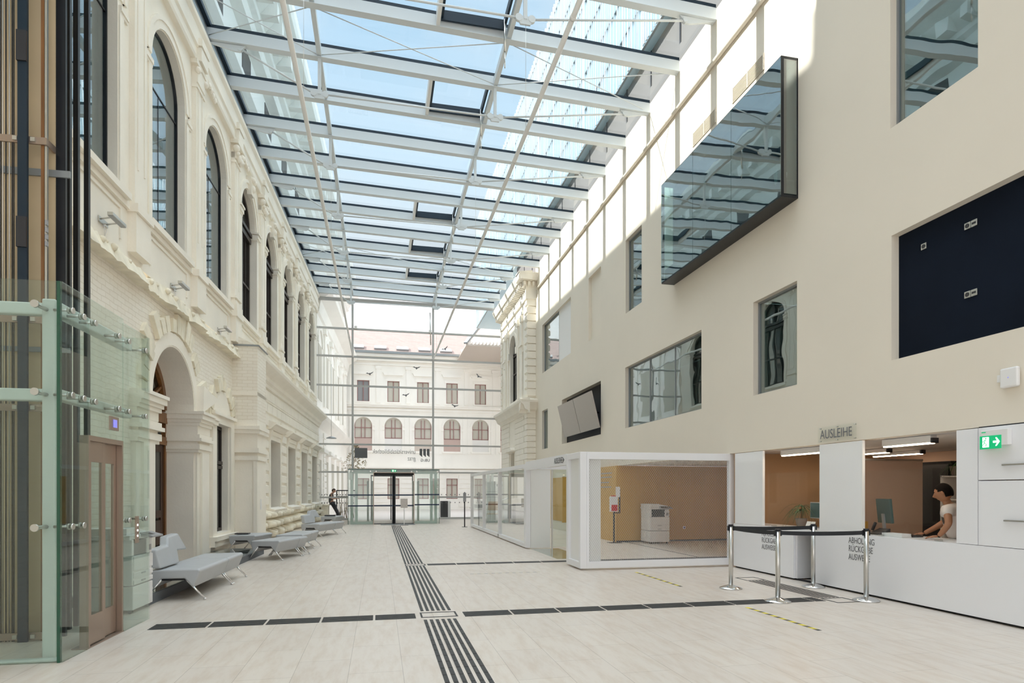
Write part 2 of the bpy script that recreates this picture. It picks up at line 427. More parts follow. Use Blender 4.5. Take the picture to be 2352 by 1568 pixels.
right_window(12.16, 16.39, 3.28, 5.0, 'wide three-pane window above the mesh cage', (13.6, 15.0))
right_window(15.27, 16.36, 6.53, 8.6, 'narrow upright window beside the projecting glass box')
right_window(23.3, 25.5, 6.54, 8.6, 'far upper window reflecting white sky next to the stone wing', (), inside='room_dark')
right_window(24.63, 25.54, 3.28, 4.93, 'small far lower window beside the stone wing')
right_window(1.5, 4.2, 6.45, 8.6, 'upper window further towards the camera')
struct(MB().box(XR+0.10, 18.3, 6.45, XR+0.2, 19.6, 8.65).build('trim_1', 'plaster_new'), 'blank upright niche high on the plaster wall')
struct(MB().box(XR+0.10, 21.4, 6.5, XR+0.2, 23.3, 8.65).build('trim_2', 'white_paint'), 'white blind panel beside the far upper window')
struct(MB().box(XR+0.12, 3.5, 3.2, XR+0.2, 7.2, 5.1).build('trim_3', 'navy'), 'large recess painted dark navy with power sockets')
struct(MB().box(XR+0.20, 18.3, 3.2, XR+0.26, 22.7, 5.1).build('trim_4', 'black_matte'), 'black recess behind the two tilted metal screens')
struct(MB().box(XR+0.12, -3, 3.2, XR+0.2, 0.6, 5.1).build('trim_5', 'navy'))

# projecting glass box
bx = thing('window_20'); struct(bx, 'projecting black-framed glass box window high on the plaster wall')
x0, x1, ya, yb, za, zb = 6.51, XR, 9.01, 13.43, 6.38, 8.72
f = MB()
f.box(x0, ya, za, x1, yb, za+.06).box(x0, ya, zb-.045, x1, yb, zb)
f.box(x0, ya, za, x0+.10, ya+.10, zb).box(x0, yb-.05, za, x0+.05, yb, zb)
f.box(x1-.03, ya, za, x1+.1, ya+.04, zb).box(x1-.03, yb-.04, za, x1+.1, yb, zb)
f.box(x1-.02, ya, za, x1+.06, yb, zb)
f.build('window_frame', 'black', bx)
MB().box(x0+.06, ya+.05, za+.045, x1-.03, yb-.05, za+.32).build('parapet', 'black', bx)
d = [ya, 10.48, 11.94, yb]
for a, b in zip(d, d[1:]): MB().box(x0-.012, a+.004, za+.03, x0, b-.004, zb-.02).build('glass_pane', 'glass_teal', bx)
MB().box(x0+.05, ya, za+.045, x1-.03, ya+.012, zb-.045).build('glass_pane', 'glass_teal', bx)
sack = thing('bucket', 'pale round bucket standing inside the end of projecting glass box', 'bucket', (6.69, 9.28, 6.70))
MB().lathe((0, 0, 0), [(.06, 0), (.085, .02), (.105, .2), (.10, .21), (.09, .2)], 20).build('body', 'plastic_white', sack)
MB().path([(-.1, 0, .2), (-.06, -.02, .3), (0, -.03, .34), (.06, -.02, .3), (.1, 0, .2)], .005, 6).build('handle', 'plastic_grey', sack)

# long horizontal tube and vent grilles
tag(MB().tube((XR-.05, -6, 10.40), (XR-.05, 26.2, 10.40), .045, 12).build('wall_pipe', 'plaster_new'), 'long cream tube running along the top of plaster wall', 'pipe')
for i, (a, b, lab) in enumerate([(9.93, 10.95, 'beige vent grille above the near end of glass box window'), (11.56, 12.52, 'beige vent grille above the far end of glass box window'), (6.6, 7.6, 'beige vent grille over the tall teal window')]):
    g = MB(); zz = 9.15
    g.box(XR-.02, a, zz, XR, a+.03, zz+.3).box(XR-.02, b-.03, zz, XR, b, zz+.3).box(XR-.02, (a+b)/2-.015, zz, XR, (a+b)/2+.015, zz+.3)
    for k in range(11): g.box(XR-.018, a, zz+.028*k, XR-.002, b, zz+.028*k+.012)
    tag(g.build('vent_grille', 'grille'), lab, 'vent', 'vent grilles high on the plaster wall')

# sockets in the navy recess, wall router
def socket(y, z, n, lab, x=XR+.12, m='steel', grp='power sockets in the navy recess'):
    t = thing('power_socket', lab, 'socket', (x, y, z), grp)
    for k in range(n):
        yy = -k*.085
        MB().box(-.012, yy-.04, -.04, 0, yy+.04, .04).build('plate', m, t, bev=.004)
        if k == 0: MB().tube((-.013, yy, 0), (-.016, yy, 0), .026, 16).build('inset', 'plastic_dark', t)
        else: MB().box(-.016, yy-.025, -.012, -.012, yy+.025, .012).build('inset', 'plastic_dark', t)
r_ = lambda u, v: None
socket(6.70, 4.69, 1, 'single metal power socket on the navy recess, left one')
socket(6.09, 4.70, 2, 'double metal power socket on the navy recess, upper one')
socket(6.09, 3.87, 2, 'double metal power socket on the navy recess, lower one')
rt = thing('wifi_router', 'white square wireless box on the plaster wall above exit sign', 'router', (XR, 5.46, 2.75))
MB().box(-.06, -.10, -.11, -.01, .10, .11).build('case', 'plastic_white', rt, bev=.02, seg=3)
MB().ball((-.062, 0, 0), .006, 8).build('status_light', 'blue_display', rt)
MB().box(-.02, .10, -.03, 0, .16, .05).build('wall_socket', 'plastic_white', rt, bev=.004)

# tilted metal screens in the black recess
for i, (a, b, lab) in enumerate([(20.03, 21.85, 'brushed metal screen tilted out of the black recess, farther one'), (18.22, 20.0, 'brushed metal screen tilted out of the black recess, nearer one')]):
    t = thing('tilted_screen', lab, 'screen', (XR, a, 3.48), 'tilted metal screens in the black recess')
    L_ = b-a; p = MB()
    xb, xt = -.12, -.40
    p.hexa([(xb, 0, 0), (xb+.05, 0, .01), (xb+.05, L_, .01), (xb, L_, 0)], [(xt, 0, 1.14), (xt+.05, 0, 1.16), (xt+.05, L_, 1.16), (xt, L_, 1.14)])
    p.build('panel', 'brushed', t)
    MB().tube((-.20, L_/2, .6), (.2, L_/2, .6), .03).build('bracket', 'black', t)

# ================================================================ stone wing at the far right
sw = MB()
xs = 6.47
wall_holes(sw, 26.67, 32.7, 0, 10.3, [(28.9, 30.4, 5.9, 9.15, True), (27.55, 28.0, 5.9, 7.9), (31.4, 31.85, 5.9, 7.9), (29.5, 30.3, 1.1, 3.35)], xs, xs+.35)
sw.box(xs, 26.67, 0, 6.95, 27.0, 10.3)
for j in range(21):                       # quoins and banded masonry
    z = 0.05+j*0.262
    if z < 5.0:
        sw.box(xs-.05, 26.62, z, XR, 27.3 if j % 2 else 27.15, z+.235)
        for a, b in ((27.35, 29.25), (30.55, 32.6)): sw.box(xs-.025, a, z, xs, b, z+.245)
for j in range(13):
    z = 5.75+j*0.335
    if z < 10.0:
        sw.prism([(XR, z), (xs+.0, z), (xs-.06, z+.05), (xs-.06, z+.24), (xs, z+.29), (XR, z+.29)], 'y', 26.60, 27.15 if j % 2 else 27.0)
        sw.box(xs-.05, 32.3, z, xs, 32.72, z+.27)
struct(sw.build('wall_back', 'plaster_old'), 'old stone wing with banded masonry closing the right side')
cm = MB()
prof = [(0, 4.95), (-.06, 4.95), (-.08, 5.05), (-.22, 5.12), (-.30, 5.30), (-.42, 5.42), (-.44, 5.5), (-.44, 5.54), (0, 5.64)]
cm.prism([(xs+u, z) for u, z in prof], 'y', 26.25, 32.72)
cm.prism([(26.67+u, z) for u, z in prof], 'x', xs-.40, 6.9)
for i in range(26):                        # brackets under the eaves
    y = 26.75+i*.235
    cm.prism([(xs, 10.55), (xs-.32, 10.62), (xs-.34, 10.78), (xs, 10.82)], 'y', y, y+.12)
for i in range(3):
    x = xs-.25+i*.2
    cm.prism([(26.67, 10.55), (26.4, 10.62), (26.38, 10.78), (26.67, 10.82)], 'x', x, x+.1)
cm.prism([(xs, 10.1), (xs-.08, 10.1), (xs-.10, 10.25), (xs-.03, 10.3), (xs-.05, 10.5), (xs, 10.55)], 'y', 26.6, 32.7)
cm.prism([(xs+.1, 10.8), (xs-.40, 10.82), (xs-.44, 10.92), (xs-.50, 11.05), (xs-.5, 11.12), (xs+.1, 11.2)], 'y', 26.2, 32.7)
cm.prism([(26.9, 10.8), (26.30, 10.82), (26.25, 10.92), (26.19, 11.05), (26.19, 11.12), (26.9, 11.2)], 'x', xs-.5, 6.95)
cm.box(xs, 26.67, 10.1, 6.95, 32.7, 11.3)
cm.box(xs-.12, 26.55, 10.05, XR, 26.67, 11.0)
struct(cm.build('trim_6', 'plaster_old'), 'two projecting cornices with brackets round the old stone wing')
wt = MB()
for y in (27.6, 28.4, 30.7, 31.3): wt.box(xs-.07, y, 5.7, xs, y+.2, 9.3); wt.box(xs-.11, y-.04, 9.3, xs, y+.24, 9.6); wt.box(xs-.1, y-.03, 5.64, xs, y+.23, 5.85)
wt.box(xs-.05, 27.5, 9.65, xs, 32.4, 9.8)
for y in (27.55, 31.4): wt.box(xs-.12, y-.08, 8.2, xs, y+.53, 8.3); wt.box(xs-.05, y-.06, 7.9, xs, y+.51, 8.2)
wt.prism([(29.2, 3.5), (29.35, 3.62), (30.45, 3.62), (30.6, 3.5), (30.6, 3.42), (29.2, 3.42)], 'x', xs-.25, xs); wt.box(xs-.12, 29.35, 3.35, xs, 30.45, 3.45)
yc, r = 29.65, .75
for k in range(12):
    a0, a1 = PI*k/12, PI*(k+1)/12
    P = [(yc+q*math.cos(a), 8.4+q*math.sin(a)) for q, a in ((r, a0), (r+.16, a0), (r+.16, a1), (r, a1))]
    wt.prism(P, 'x', xs-.06, xs)
wt.box(xs-.1, 28.62, 8.1, xs, 28.9, 8.42); wt.box(xs-.1, 30.4, 8.1, xs, 30.7, 8.42)
struct(wt.build('trim_7', 'plaster_old'), 'pilasters and window surrounds on the old stone wing')
t = thing('window_21'); struct(t, 'arched red-brown window in the stone wing')
f = MB()
for y in (28.9, 29.62, 30.33): f.box(xs+.15, y, 5.9, xs+.2, y+.07, 9.1 if y == 29.62 else 8.4)
for z in (5.9, 7.3, 8.2, 8.33): f.box(xs+.14, 28.9, z, xs+.21, 30.4, z+.07)
f.build('window_frame', 'frame_brown', t)
MB().box(xs+.19, 28.9, 5.9, xs+.2, 30.4, 9.15).build('glass_pane', 'glass_old', t)
MB().box(xs+.3, 27, .9, xs+.36, 32.5, 9.5).build('dark_room', 'room_dark', t)

# ================================================================ roof of glass and steel
def zb(x): return 11.56-0.0274*(x+3.75)
YB = [11.62+1.6*k for k in range(-10, 14)]
ceil = thing('ceiling'); struct(ceil, 'glass roof panes over the hall')
for i in range(len(YB)-1):
    a, b = YB[i], YB[i+1]; xe = XR if b < 26.7 else 6.0
    xl = Xl(a)
    g = MB(); h0 = .33
    g.hexa([(xl, a, zb(xl)+h0), (xe, a, zb(xe)+h0), (xe, b, zb(xe)+h0), (xl, b, zb(xl)+h0)],
           [(xl, a, zb(xl)+h0+.012), (xe, a, zb(xe)+h0+.012), (xe, b, zb(xe)+h0+.012), (xl, b, zb(xl)+h0+.012)])
    g.build('glass_pane', 'glass_roof', ceil)
def beam_geo(y):
    xl = Xl(y)+.05; xe = XR if y < 26.7 else 6.0
    m_ = MB(); m_.hexa([(xl, y-.06, zb(xl)), (xe, y-.06, zb(xe)), (xe, y+.06, zb(xe)), (xl, y+.06, zb(xl))],
                       [(xl, y-.06, zb(xl)+.25), (xe, y-.06, zb(xe)+.25), (xe, y+.06, zb(xe)+.25), (xl, y+.06, zb(xl)+.25)])
    m_.hexa([(xl, y-.085, zb(xl)-.012), (xe, y-.085, zb(xe)-.012), (xe, y+.085, zb(xe)-.012), (xl, y+.085, zb(xl)-.012)],
            [(xl, y-.085, zb(xl)), (xe, y-.085, zb(xe)), (xe, y+.085, zb(xe)), (xl, y+.085, zb(xl))])
    g = MB(); g.hexa([(xl, y-.05, zb(xl)+.25), (xe, y-.05, zb(xe)+.25), (xe, y+.16, zb(xe)+.25), (xl, y+.16, zb(xl)+.25)],
                     [(xl, y-.05, zb(xl)+.33), (xe, y-.05, zb(xe)+.33), (xe, y+.16, zb(xe)+.33), (xl, y+.16, zb(xl)+.33)])
    return m_, g
PX = (-1.36, 2.77)
nb = len(YB)
for i, y in enumerate(YB):
    k = i-10; truss = (k % 2 == 0)
    o_ = ORD[nb-1-i]
    if truss:
        t = thing('roof_truss', 'white roof beam with tie rods below, %s cross beam from glass end wall' % o_, 'roof truss', None, 'trussed roof beams')
    else:
        t = thing('roof_beam', 'plain white roof beam, %s cross beam from the glass end wall' % o_, 'roof beam', None, 'plain roof beams')
    m_, g = beam_geo(y)
    m_.build('beam', 'roof_steel', t); g.build('gasket', 'gasket', t)
    if truss:
        zh = 10.66; xe = 6.15 if y < 26.7 else 5.5
        for j, x in enumerate(PX):
            MB().box(x-.035, y-.035, zh, x+.035, y+.035, zb(x)).build('post', 'roof_steel', t)
            MB().tube((x-.13, y-.03, zh+.02), (x-.13, y+.03, zh+.02), .07, 14).tube((x+.13, y-.03, zh+.02), (x+.13, y+.03, zh+.02), .07, 14).prism([(x-.18, zh+.06), (x+.18, zh+.06), (x+.1, zh-.1), (x-.1, zh-.1)], 'y', y-.02, y+.02).build('joint_plate', 'roof_steel', t)
        xl = Xl(y)+.75
        MB().tube((xl, y, zb(xl)-.08), (PX[0]-.13, y, zh+.02), .022).build('tie_rod', 'roof_steel', t)
        MB().tube((PX[0]+.13, y, zh+.02), (PX[1]-.13, y, zh+.02), .022).build('tie_rod', 'roof_steel', t)
        MB().tube((PX[1]+.13, y, zh+.02), (xe, y, zb(xe)-.10), .022).build('tie_rod', 'roof_steel', t)
        for x, sgn in ((xl, -1), (xe, 1)):
            x2 = x+sgn*.7
            MB().prism([(x-sgn*.12, zb(x)-.02), (x, zb(x)-.16), (x+sgn*.1, zb(x)-.16), (x2, zb(x)-.03)], 'y', y-.025, y+.025).tube((x, y-.04, zb(x)-.09), (x, y+.04, zb(x)-.09), .055, 12).build('bracket', 'roof_steel', t)
for x, lab in ((PX[0], 'left'), (PX[1], 'right')):
    z = zb(x)
    tag(MB().box(x-.05, YB[0], z+.02, x+.05, YB[-1], z+.20).build('purlin', 'roof_steel'), 'long white roof purlin crossing all beams on the %s' % lab, 'purlin')
eb = MB()
eb.box(0.0, -5, 11.50, .07, 32.6, 11.84).box(.07, -5, 11.50, .14, 32.6, 11.56)
struct(eb.build('trim_8', 'zinc', None, LM), 'grey steel edge beam along the left side of glass roof')
struct(MB().box(0.0, -5, 11.84, .16, 32.6, 11.93).build('trim_9', 'gasket', None, LM), 'dark gasket between glass roof and old wall')
# wind bracing rods in two bays
for (ya_, yb_), lab in (((13.32, 14.72), 'near'), ((26.12, 27.52), 'far')):
    xs_ = [Xl(ya_)+.15, PX[0], PX[1], 6.7 if ya_ < 20 else 6.1]
    for j in range(3):
        a, b = xs_[j]+.06*(j > 0), xs_[j+1]-.06; za_, zb_ = zb(a)+.03, zb(b)+.03
        where = ('beside the old wall', 'between the two purlins', 'beside the plaster wall')[j]
        for (p, q, w_) in (((a, ya_, za_), (b, yb_, zb_), 'rising'), ((a, yb_, za_), (b, ya_, zb_), 'falling')):
            tag(MB().tube(p, q, .012, 6).build('bracing_rod', 'roof_steel'), 'thin %s diagonal bracing rod %s, %s braced bay' % (w_, where, lab), 'bracing rod', 'diagonal bracing rods under the roof')
# two suspended tubes along the hall
for x, z, lab in ((-1.34, 8.42, 'left'), (2.78, 8.46, 'right')):
    t = thing('suspended_tube', 'long white tube hung lengthwise under the glass roof, %s one' % lab, 'tube')
    m_ = MB(); m_.tube((x, -3, z), (x, 32.6, z), .042, 12)
    for y in range(0, 33, 4): m_.tube((x, y+.6, z), (x, y+.66, z), .048, 12)
    m_.build('tube', 'white_steel', t)
    for i in range(1, 12, 2):
        y = YB[i*2] if i*2 < nb else YB[-1]
        MB().tube((x, y, z), (x, y, zb(x)), .004, 4).build('hanging_wire', 'steel', t)
# opening roof vents
for i, (k, w_) in enumerate([(1, ''), (3, ''), (7, ''), (9, ''), (11, ''), (-1, '')]):
    ya_, yb_ = 11.62+1.6*(k-1)+.1, 11.62+1.6*k-.1
    if k == 3: ya_, yb_ = 14.92, 16.32
    xa, xb = 1.28, 2.68
    ofs = ['nearest the camera', 'second along the hall', 'third along the hall', 'fourth along the hall', 'last before the end wall', 'above the camera'][i]
    t = thing('roof_vent', 'black-framed opening roof vent between two beams, %s' % ofs, 'roof window', None, 'opening roof vents')
    m_ = MB(); z = zb(2)+.16
    m_.box(xa, ya_, z, xa+.05, yb_, z+.17).box(xb-.05, ya_, z, xb, yb_, z+.17).box(xa, ya_, z, xb, ya_+.05, z+.17).box(xa, yb_-.05, z-.04, xb, yb_, z+.17)
    m_.build('vent_frame', 'gasket', t)
    MB().box(xa-.10, ya_-.04, z-.13, xa-.02, yb_+.04, z+.15).build('side_bar', 'white_steel', t)
    MB().tube((xb-.04, yb_-.15, z-.6), (xb-.04, yb_-.15, z+.1), .022, 8).tube((xb-.04, yb_-.15, z-.95), (xb-.04, yb_-.15, z-.6), .012, 8).build('actuator', 'steel', t)

# ================================================================ glass end wall
YF = 32.7
fw = thing('window_30'); struct(fw, 'tall glass end wall with grey rails and two mullions')
RZ = (9.85, 8.42, 6.92, 5.40, 3.90, 2.47, 1.17)
m_ = MB(); xL, xRr = Xl(YF), 6.42
for z in RZ[:5]: m_.box(xL, YF-.05, z-.045, xRr, YF+.05, z+.045)
for z in RZ[5:]:
    m_.box(xL, YF-.05, z-.045, -1.4, YF+.05, z+.045); m_.box(2.7, YF-.05, z-.045, xRr, YF+.05, z+.045)
m_.box(xL, YF-.05, 11.25, xRr, YF+.05, 11.42)
m_.box(xL, YF-.05, 0, -1.4, YF+.05, .1).box(2.7, YF-.05, 0, xRr, YF+.05, .1)
m_.build('rail', 'rail_grey', fw)
for x in PX: MB().box(x-.05, YF-.08, 2.45, x+.05, YF+.05, 11.4).build('mullion', 'rail_grey', fw)
edges = [xL, PX[0], PX[1], xRr]
for j in range(3):
    MB().box(edges[j], YF, 2.5 if j == 1 else 0.05, edges[j+1], YF+.012, 11.4).build('glass_pane', 'glass_clear', fw)
dots = MB()
for z in (1.30, .88):
    for i in range(14):
        for x0_ in (xL+.1+i*.13, 2.95+i*.24): dots.box(x0_, YF-.02, z-.025, x0_+.05, YF-.015, z+.025)
dots.build('safety_dots', 'decal_grey', fw)
MB().tube((2.64, YF-.1, 9.2), (2.60, YF-.1, 10.9), .03).build('closer_arm', 'steel', fw)
for x in (PX[0]+.16, PX[1]-.16): tag(MB().box(x-.07, YF-.14, 9.85, x+.07, YF-.05, 9.99).tube((x, YF-.15, 9.92), (x, YF-.13, 9.92), .03).build('junction_box', 'white_steel'), 'small square box on the top rail beside %s mullion' % ('left' if x < 0 else 'right'), 'box')
# lettering on the glass, readable from outside
def outside(x, z): return Matrix.Translation((x, YF-.03, z)) @ Matrix.Rotation(PI, 4, 'Z') @ Matrix.Rotation(PI/2, 4, 'X')
lt = thing('glass_lettering', 'grey reversed lettering and logo on the glass above the entrance', 'lettering', (0, 0, 0))
text('universitätsbibliothek', 'lettering', 'decal_soft', .33, outside(1.86, 3.45), lt, .78, .001)
text('graz', 'lettering', 'decal_soft', .33, outside(1.86, 3.10), lt, .78, .001)
text('UB::G', 'logo_lettering', 'decal_grey', .20, outside(2.60, 3.05), lt, 1.0, .001, offset=.004)
for k in range(3):
    x = 2.58-k*.19
    MB().prism([(x, 3.72), (x-.14, 3.72), (x-.14, 3.40), (x, 3.28)][::-1], 'y', YF-.035, YF-.03).build('logo_bar', 'decal_grey', lt)
nbx = thing('glass_notice', 'dark grey square notice stuck on glass left of reversed lettering', 'notice', (0, 0, 0))
MB().box(-1.26, YF-.04, 3.2, -.62, YF-.03, 3.72).build('sheet', 'decal_grey', nbx)
def bird(u, z, rz, sc, lab):
    o = MB(); pts = [(-.20, .03), (-.12, .075), (-.04, .02), (0, .05), (.04, .03), (.12, .07), (.21, .10), (.13, .02), (.04, -.02), (.03, -.07), (-.02, -.075), (-.04, -.02), (-.12, .01)]
    c_, s_ = math.cos(rz), math.sin(rz)
    o.prism([(sc*(a*c_-b*s_), sc*(a*s_+b*c_)) for a, b in pts], 'y', -.002, .002)
    tag(o.build('bird_sticker', 'decal_grey', None, Matrix.Translation((u, YF-.03, z))), lab, 'sticker', 'bird silhouettes on the glass end wall')
bird(-.50, 7.57, .12, 1.0, 'dark bird silhouette high on the glass, left of the rest')
bird(1.90, 7.97, -.05, 1.0, 'dark bird silhouette on glass, left of right mullion near third rail')
bird(5.20, 7.66, -.65, .95, 'dark bird silhouette on glass nearest the stone wing')
bird(1.35, 6.52, .15, 1.0, 'dark bird silhouette under the fourth rail left of right mullion')
bird(3.92, 6.03, -.2, 1.0, 'lowest dark bird silhouette right of the right mullion')
bird(3.40, 9.05, .45, 1.0, 'topmost dark bird silhouette in front of the roof windows')
# ================================================================ old building on the left (local frame LM)
CW = [12.77+2.99*k for k in range(-5, 7)]            # window axes
R0, SILL, CROWN = 0.85, 6.25, 10.04
holes = [(c-R0, c+R0, SILL, CROWN, True) for c in CW]
up = MB(); wall_holes(up, -5.5, 32.65, 5.25, 11.5, holes, 0.0, -0.6)
struct(up.build('wall_left', 'plaster_old', None, LM), 'old cream facade with tall arched windows')
lo = MB()
arch = (11.93, 14.17, 0.0, 4.30, True)
lowc = [21.75+3*k for k in range(4)]
wall_holes(lo, -5.5, 17.4, 0, 5.0, [arch, (15.55, 16.75, .5, 3.1)], -0.02, -0.62)
struct(lo.build('wall_left_lower', 'brick_painted', None, LM), 'painted exposed brick around the arched entrance')
fl = MB(); wall_holes(fl, 17.4, 32.65, 0, 5.25, [(c-.78, c+.78, .92, 3.15) for c in lowc], 0.10, -0.5)
struct(fl.build('wall_left_far', 'plaster_old', None, LM), 'lower storey with banded stone blocks behind the benches')
# banded blocks between the lower windows
bk = MB(); rng = random.Random(3)
spans = []
prev = 18.25
for c in lowc:
    spans.append((prev, c-1.02)); prev = c+1.02
spans.append((prev, 32.6))
for a, b in spans:
    for j in range(8):
        z = 1.02+j*.355
        if b-a < .25: continue
        n = max(1, round((b-a)/.75)); L_ = (b-a)/n
        for q in range(n):
            y0, y1 = a+q*L_+.015, a+(q+1)*L_-.015
            bk.prism([(.09, z+.02), (.165, z+.06), (.165, z+.285), (.09, z+.325)], 'y', y0, y1)
for j in range(4):
    z = 3.55+j*.3
for q in range(19):
    y0 = 18.3+q*.755
    bk.prism([(.09, 3.98), (.145, 4.0), (.145, 4.28), (.09, 4.3)], 'y', y0+.01, y0+.74)
    bk.prism([(.09, 4.36), (.145, 4.38), (.145, 4.66), (.09, 4.68)], 'y', y0-.35, y0+.39)
for a, b in zip([18.3]+[c+1.1 for c in lowc], [c-1.1 for c in lowc]+[32.6]):
    if b-a > .3: bk.box(.09, a, 3.56, .14, b, 3.9)
struct(bk.build('trim_10', 'plaster_old', None, LM), 'raised stone bands between the lower windows')
# rough rock-faced plinth
pl = MB()
for row, (za_, zb_) in enumerate(((0.0, .30), (.32, .60), (.62, .88))):
    y = 18.25-.2*row
    while y < 32.4:
        L_ = rng.uniform(.35, .7); d1 = .32+rng.uniform(-.10, .12); zc = (za_+zb_)/2
        y1 = min(y+L_, 32.6)
        fx = [.09, .20, d1]
        pts = []
        nz_, ny_ = 4, 5
        for a in range(nz_+1):
            for b in range(ny_+1):
                u, v = b/ny_, a/nz_
                edge = min(u, 1-u, v, 1-v)
                x = .10+(.12 if edge > 0 else 0)+(d1-.2)*min(1, edge*4)+rng.uniform(-.02, .03)*(edge > 0)
                pts.append((x, y+.02+(y1-y-.04)*u, za_+(zb_-za_)*v))
        pl.add(pts, [(a*(ny_+1)+b, a*(ny_+1)+b+1, (a+1)*(ny_+1)+b+1, (a+1)*(ny_+1)+b) for a in range(nz_) for b in range(ny_)], True)
        y = y1
struct(pl.build('trim_11', 'stone_rough', None, LM), 'rough rock-faced stone plinth behind the far benches')
# lower cornice over the far lower storey
co = MB()
prof = [(.09, 4.72), (.16, 4.74), (.17, 4.84), (.24, 4.90), (.26, 5.02), (.44, 5.16), (.50, 5.22), (.52, 5.30), (.52, 5.34), (.05, 5.50), (0, 5.50)]
co.prism(prof, 'y', 18.2, 32.68)
co.prism([(.09, 4.30), (.14, 4.31), (.15, 4.36), (.09, 4.38)], 'y', 18.2, 32.6)
struct(co.build('trim_12', 'plaster_old', None, LM), 'projecting string cornice between the two storeys')
# buttress where the brick part ends
bt = MB(); bt.box(-.05, 17.2, 0, .60, 18.2, 3.35)
bt.box(-.05, 17.14, 2.30, .63, 18.22, 2.42).box(-.05, 17.10, 2.50, .65, 18.24, 2.62).box(-.05, 17.12, 3.0, .66, 18.24, 3.1).box(-.05, 17.08, 3.1, .68, 18.26, 3.2).box(-.05, 17.17, 4.0, .6, 18.2, 4.1)
bt.box(-.05, 17.16, 0, .06, 17.2, 2.3).box(.50, 17.16, 0, .60, 17.2, 2.3)
struct(bt.build('trim_13', 'plaster_old', None, LM), 'plastered lower part of the wall buttress')
b2 = MB(); b2.box(-.05, 17.2, 3.35, .60, 18.2, 5.30)
b2.prism([(.6, 5.3), (-.05, 5.3), (-.05, 5.62)], 'y', 17.2, 18.2)
struct(b2.build('trim_14', 'brick_painted', None, LM), 'brick upper part of the wall buttress')
struct(MB().bar((.62, 17.2, 5.32), (.62, 18.3, 5.32), .04, .02).box(-.05, 17.17, 5.29, .63, 17.2, 5.33).build('trim_15', 'zinc', None, LM))
# broken cornice line and sill band of the upper storey
jg = MB(); y = -5.0; d0, h0, l0 = .13, .19, .0
while y < 17.15:                           # ragged edge: a random walk along the wall
    y1 = min(y+rng.uniform(.04, .16), 17.2)
    d1 = min(.19, max(.07, d0+rng.uniform(-.05, .05))); h1 = min(.26, max(.13, h0+rng.uniform(-.04, .04))); l1 = min(.03, max(-.05, l0+rng.uniform(-.02, .02)))
    jg.hexa([(-.05, y, 5.0+l0), (d0, y, 5.0+l0), (d1, y1, 5.0+l1), (-.05, y1, 5.0+l1)], [(-.05, y, 5.03+h0), (d0*.45, y, 5.0+h0), (d1*.45, y1, 5.0+h1), (-.05, y1, 5.03+h1)])
    if rng.random() < .25: jg.ball((d1*.6, y, 5.0+h1*.7), rng.uniform(.03, .06), 6)
    y, d0, h0, l0 = y1, d1, h1, l1
y = 10.6
for k in range(22):                        # chipped brick ring over the arch
    a0, a1 = PI*(k+.08)/22, PI*(k+.92)/22
    if rng.random() < .18: continue
    r0, r1 = 1.38, 1.72+rng.uniform(-.12, .16)
    P = [(13.05+q*math.cos(a), 3.18+q*math.sin(a)) for q, a in ((r0, a0), (r1, a0), (r1, a1), (r0, a1))]
    jg.prism(P, 'x', -.03, .035+rng.uniform(0, .05))
for k in range(12):
    a0, a1 = PI*(k+.1)/12, PI*(k+.9)/12
    if k in (4, 8): continue
    P = [(16.15+q*math.cos(a), 3.15+q*math.sin(a)) for q, a in ((.80, a0), (1.12+rng.uniform(-.1, .1), a0), (1.12, a1), (.80, a1))]
    jg.prism(P, 'x', -.03, .03+rng.uniform(0, .05))
struct(jg.build('trim_16', 'stone_rough', None, LM), 'broken stone ledge and chipped brick rings over the arch')
ap = MB()                                   # smooth archivolt band of the entrance and the blind arch
def ring(mb, yc, zc, r0, r1, xa, xb, n=20, a=0.0, b=PI):
    for k in range(n):
        a0, a1 = a+(b-a)*k/n, a+(b-a)*(k+1)/n
        P = [(yc+q*math.cos(t_), zc+q*math.sin(t_)) for q, t_ in ((r0, a0), (r1, a0), (r1, a1), (r0, a1))]
        mb.prism(P, 'x', xa, xb)
ring(ap, 13.05, 3.18, 1.12, 1.36, -.1, .02)
ring(ap, 13.05, 3.18, 1.09, 1.125, -.61, .01, 24)
ap.box(-.6, 14.14, 0, .0, 14.2, 3.2).box(-.6, 11.9, 0, .0, 11.96, 3.2).box(-.3, 16.72, .5, .0, 16.78, 3.1).box(-.3, 15.52, .5, 0, 15.58, 3.1)
ap.box(-.6, 14.12, 2.32, .085, 14.93, 3.17).box(-.6, 11.17, 2.32, .085, 11.98, 3.17)
n = 14                                       # plastered field of the blind arch above the narrow window
for k in range(n):
    a0, a1 = PI*k/n, PI*(k+1)/n
    P = [(16.15, 3.15), (16.15+.78*math.cos(a0), 3.15+.78*math.sin(a0)), (16.15+.78*math.cos(a1), 3.15+.78*math.sin(a1))]
    ap.prism(P, 'x', -.03, .02)
for yy, sg in ((14.35, 1),):
    ap.prism([(14.25, 3.18), (15.25, 3.55), (15.25, 3.62), (14.9, 3.66), (14.3, 3.75)], 'x', -.03, .16)
